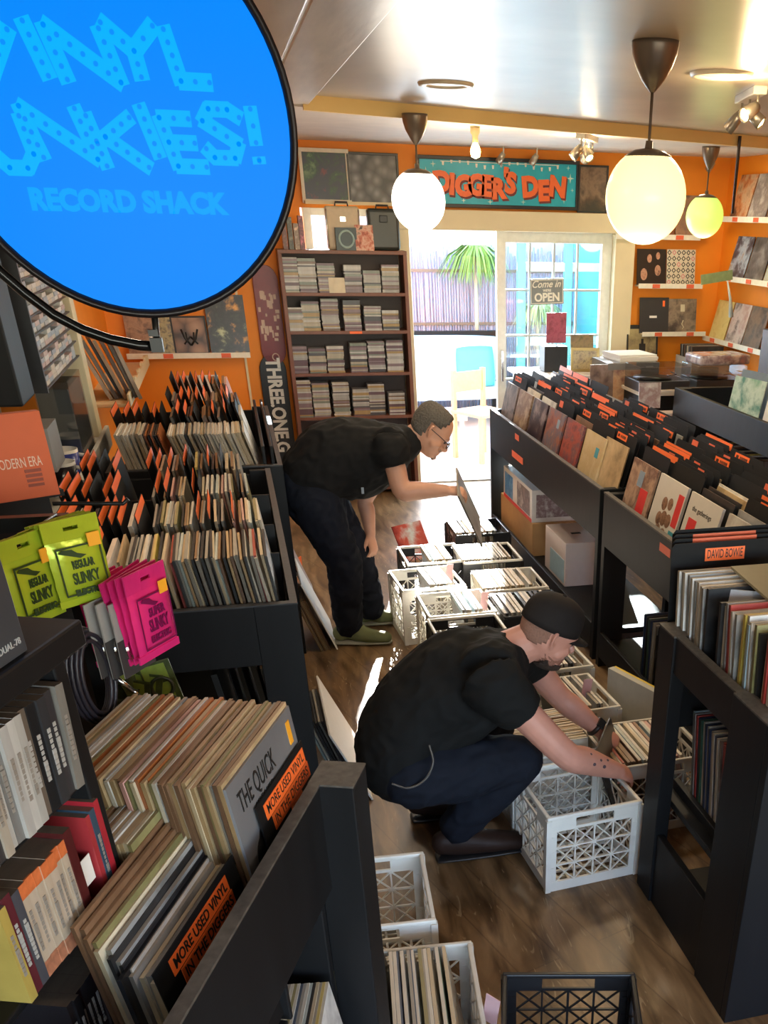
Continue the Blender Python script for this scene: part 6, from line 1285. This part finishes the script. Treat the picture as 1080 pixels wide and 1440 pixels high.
# ------------------------------------------------------------ bent man
def bent():
    t=person('person bending forward in black t-shirt, dark jeans and glasses, holding up a record',(.45,5.35,0))
    A=lambda x,y,d: ay(x,y,d)
    hip=A(432,682,5.33); mid=A(468,648,5.33); ch=A(530,637,5.32); nb=A(572,622,5.32)
    hc=A(606,605,5.30); HM=hframe(hc,(.76,-.10,-.62),(.62,0,.76))
    body=MB(); limb(body,[hip,mid,ch,nb],[(.16,.14),(.16,.14),(.17,.13),(.09,.08)])
    limb(body,[ch.lerp(nb,.6),nb,hc+HM.to_3x3()@Vector((0,-.03,-.03))],[(.085,.085),(.068,.070),(.060,.064)]); headmesh(body,HM,1.0)
    SR_=A(548,632,5.14); ER=A(566,690,5.06); WR=A(627,690,5.04); SL=A(552,640,5.50); EL=A(514,702,5.50); WL=A(521,752,5.44)
    global DBG2; DBG2=[(ER-SR_).length,(WR-ER).length,(EL-SL).length,(WL-EL).length,hip.z,tuple(hc)]
    limb(body,[SR_,SR_.lerp(ER,.5),ER,ER.lerp(WR,.35),WR],[.058,.054,.050,.047,.030],sub=6); limb(body,[SL,SL.lerp(EL,.5),EL,EL.lerp(WL,.35),WL],[.056,.050,.043,.044,.029],sub=6)
    limb(body,[ch,SR_],[.09,.07]); limb(body,[ch,SL],[.09,.07])
    handmesh(body,WR,(WR-ER)+Vector((0,0,-.01)),(0,-.35,.9),curl=38,side=-1); handmesh(body,WL,(WL-EL)+Vector((.02,-.02,0)),(.7,-.6,0),curl=35,side=1)
    hr=A(440,700,5.24); kr=A(484,790,5.22); ar=A(490,882,5.26); hl=A(450,700,5.44); kl=A(502,782,5.46); al=A(523,858,5.52)
    for h,k,a in ((hr,kr,ar),(hl,kl,al)):
        limb(body,[h,h.lerp(k,.5),k],[.09,.08,.055]); limb(body,[k,k.lerp(a,.4),a],[.055,.056,.036])
    b=solid('body',body,SKIN1,t,.006,2,.5)
    s=MB(); limb(s,[hip+Vector((.03,0,.05)),mid,mid.lerp(ch,.5)+Vector((0,0,-.01)),ch,nb],[(.20,.165),(.205,.20),(.21,.205),(.21,.175),(.10,.09)],n=24,sub=8)
    limb(s,[ch.lerp(nb,.4),SR_,SR_.lerp(ER,.40)],[.12,.105,.085],sub=6,cap=False); limb(s,[ch.lerp(nb,.4),SL,SL.lerp(EL,.45)],[.12,.10,.085],sub=6,cap=False)
    solid('t_shirt',s,TEE,t,.009,14,wr=.011)
    obj('hem_patch',MB().cbox((0,0,0),(.012,.004,.03)),mat('pale_denim_tag',(.25,.30,.36)),t,t.matrix_world.inverted()@T(A(510,690,5.10)))  # small pale blue-grey patch at the shirt hem
    j=MB(); limb(j,[hip+Vector((-.02,0,.0)),hip+Vector((.03,0,-.08)),hip+Vector((.06,0,-.16))],[(.175,.15),(.185,.16),(.15,.14)],n=20)
    for h,k,a in ((hr,kr,ar),(hl,kl,al)):
        limb(j,[h,h.lerp(k,.5),k],[.135,.118,.098],sub=6); limb(j,[k,k.lerp(a,.45),a.lerp(k,.05)],[.096,.092,.080],sub=6)
    solid('jeans',j,JEAN,t,.009,3,wr=.012)
    olive=cloth('olive_suede',(.17,.19,.09),.7,14,.1)
    for a,hx,toe in ((ar,0,Vector((.60,5.20,.04))),(al,0,Vector((.68,5.52,.04)))):
        m=MB(); hb=Vector((a.x-.05,a.y+.01,.06)); limb(m,[hb,Vector((a.x,a.y,.085)),hb.lerp(toe,.6),toe],[(.042,.045),(.046,.06),(.052,.045),(.044,.032)],sub=5)
        for v in range(len(m.v)): x,y,z=m.v[v]; m.v[v]=(x,y,max(z,.02))
        so=solid('shoe',m,olive,t,.006,2); m=MB(); limb(m,[Vector((hb.x-.03,hb.y,.014)),Vector((hb.lerp(toe,.6).x,hb.lerp(toe,.6).y,.014)),Vector((toe.x+.02,toe.y,.014))],[(.040,.013),(.050,.013),(.038,.013)]); obj('sole',m,mat('grey_rubber_sole',(.30,.30,.24),.6),so)
    # hair: short grey, curly; bald brow
    hairshell('hair',HM,lambda c: (c.y<.035+.03*mnoise.noise(c*40) or (c.z>.085 and c.y<.05)) and c.z>-.05+max(0,c.y+.03)*1.2 and not (abs(c.x)>.05 and c.z<.035 and c.y>-.035),.016,mat('grey_brown_hair',(.10,.085,.07),.95,var=.75,scale=110,bump=1.0),t,1.06)
    GF=mat('dark_glasses_frame',(.03,.015,.012),.3); m=MB(); 
    for s_ in(-1,1):
        m.tube([HM@Vector((s_*(.034+.024*math.cos(a)),.112,-.006+.018*math.sin(a))) for a in [2*PI*i/16 for i in range(17)]],.0022,6,cap=False); m.tube([HM@Vector((s_*.058,.112,.0)),HM@Vector((s_*.082,.05,.006)),HM@Vector((s_*.084,-.012,.008)),HM@Vector((s_*.083,-.025,-.008))],.0022,6)
    m.tube([HM@Vector((-.010,.113,.0)),HM@Vector((0,.118,.003)),HM@Vector((.010,.113,.0))],.002,6)
    obj('glasses',m,GF,t,t.matrix_world.inverted())
    m=MB(); 
    for s_ in (-1,1): ell(m,(s_*.030,.086,-.004),(.012,.010,.009),HM,10)
    e=obj('eyes',m,mat('eye_dark',(.05,.04,.04),.2),b,Matrix.Identity(4))
    m=MB(); limb(m,[HM@Vector((0,.088,-.106)),HM@Vector((0,.094,-.094))],[(.030,.012),(.022,.008)],ref=HM.to_3x3()@Vector((1,0,0))); limb(m,[HM@Vector((-.03,.094,-.054)),HM@Vector((0,.104,-.050)),HM@Vector((.03,.094,-.054))],[.006,.007,.006],ref=HM.to_3x3()@Vector((0,0,1)))
    solid('beard',m,mat('grey_stubble',(.30,.22,.18),.9,var=.5,scale=90),t,.004,1)
    return t,WR,ER
PM1,W1,E1=bent()
# record held by the bent man
h0=ay(645,686,5.03); d1=(ay(690,782,5.10)-ay(641,676,5.03)).normalized(); d2=Vector((.34,.90,-.20)); d2=(d2-d1*d2.dot(d1)).normalized(); nn=d1.cross(d2)
o=lp(2,frame(h0+d1*.30+d2*.04,d2,nn,-d1),'grey record sleeve held out edge on by the bent man',None,.008)
# record being pulled by the crouching man
o=lp(3,T(1.25,3.0,.12)@R('Z',60)@R('X',-20),'dark record sleeve pulled up between the hands of the crouching man',None,.005)
# ================================================================== light
W=bpy.data.worlds.new('world'); SC.world=W; W.use_nodes=True; t=W.node_tree; N=t.nodes; bg=N['Background']
sky=N.new('ShaderNodeTexSky'); sky.sky_type='NISHITA'; sky.sun_disc=False; sky.sun_elevation=math.radians(38); sky.sun_rotation=math.radians(15)
t.links.new(sky.outputs[0],bg.inputs[0]); bg.inputs[1].default_value=1.4
def light(name,kind,loc,energy,color,**k):
    l=bpy.data.lights.new(name,kind); l.energy=energy; l.color=color
    for a,b in k.items(): setattr(l,a,b)
    o=link(name,l); o.location=loc; return o
s=light('sun','SUN',(3,14,8),38,(1,.96,.9),angle=math.radians(.8))
d=Vector((-.24,-1.0,-.38)); s.rotation_euler=d.to_track_quat('-Z','Y').to_euler()
# daylight entering by the patio door and fill lamp added behind the viewer as window light
a=light('door_daylight','AREA',(2.3,9.35,1.1),60,(.72,.88,1.0),shape='RECTANGLE',size=1.7,size_y=1.9); a.rotation_euler=Vector((-.15,-1,-.12)).to_track_quat('-Z','Y').to_euler(); 
a=light('added_window_fill','AREA',(1.2,-2.0,1.7),26,(1,.93,.84),shape='RECTANGLE',size=4.2,size_y=1.6); a.rotation_euler=Vector((0,1,-.12)).to_track_quat('-Z','Y').to_euler()  # unseen area lamp added as fill from behind the viewer
for (px,py) in ((627,118),(1015,104)):
    p=az(px,py,2.59); a=light('recessed_lamp','AREA',(p[0],p[1],2.58),9,(1,.83,.6),shape='DISK',size=.18)
for (px,py,zz,e) in ((668,178,2.36,5),(826,190,2.44,10),(1056,128,2.48,9)):
    p=az(px,py,2.55); light('spot_glow','POINT',(p[0],p[1],zz),e,(1,.72,.38),shadow_soft_size=.04)
for x,y,e in ((-.2,3.4,9),(1.2,1.0,7),(.5,6.8,8),(3.6,8.2,6)): light('added_ceiling_fill','AREA',(x,y,2.5),e,(1,.80,.58),shape='DISK',size=.25)  # warm fill lamps added under the ceiling, no fixtures there
# ------------------------------------------------------------------ sleeves beyond the 300 that show largest become one object
bpy.context.view_layer.update()
def showsize(o):
    c=o.matrix_world.translation+Vector((0,0,.2)); d=MR.transposed()@(c-EYE); z=-d.z
    if z<=.1: return -1
    x=PP[0]+F*d.x/z; y=PP[1]-F*d.y/z
    if not(-60<x<1140 and -60<y<1520): return -1
    return o.dimensions.y/z/z
LPS.sort(key=showsize,reverse=True)
rest=LPS[300-24:]
mb=MB(); mats=[]; mi={}
for o in rest:
    me=o.data; mm=[]
    for m in me.materials:
        if m.name not in mi: mi[m.name]=len(mats); mats.append(m)
        mm.append(mi[m.name])
    k=len(mb.v)
    for v in me.vertices: mb.v.append(tuple(o.matrix_world@v.co))
    for p in me.polygons: mb.f.append(tuple(k+i for i in p.vertices)); mb.m.append(mm[p.material_index]); mb.sm.append(False)
    bpy.data.objects.remove(o)
o=obj('record_sleeves',mb,mats); tag(o,'remaining packed record sleeves filling the bins and crates farther down the shop','records',None,'stuff')
V=SC.view_settings; V.view_transform='Standard'; V.look='None'; V.exposure=0.35; V.gamma=1; V.use_curve_mapping=False
SC.cycles.max_bounces=6
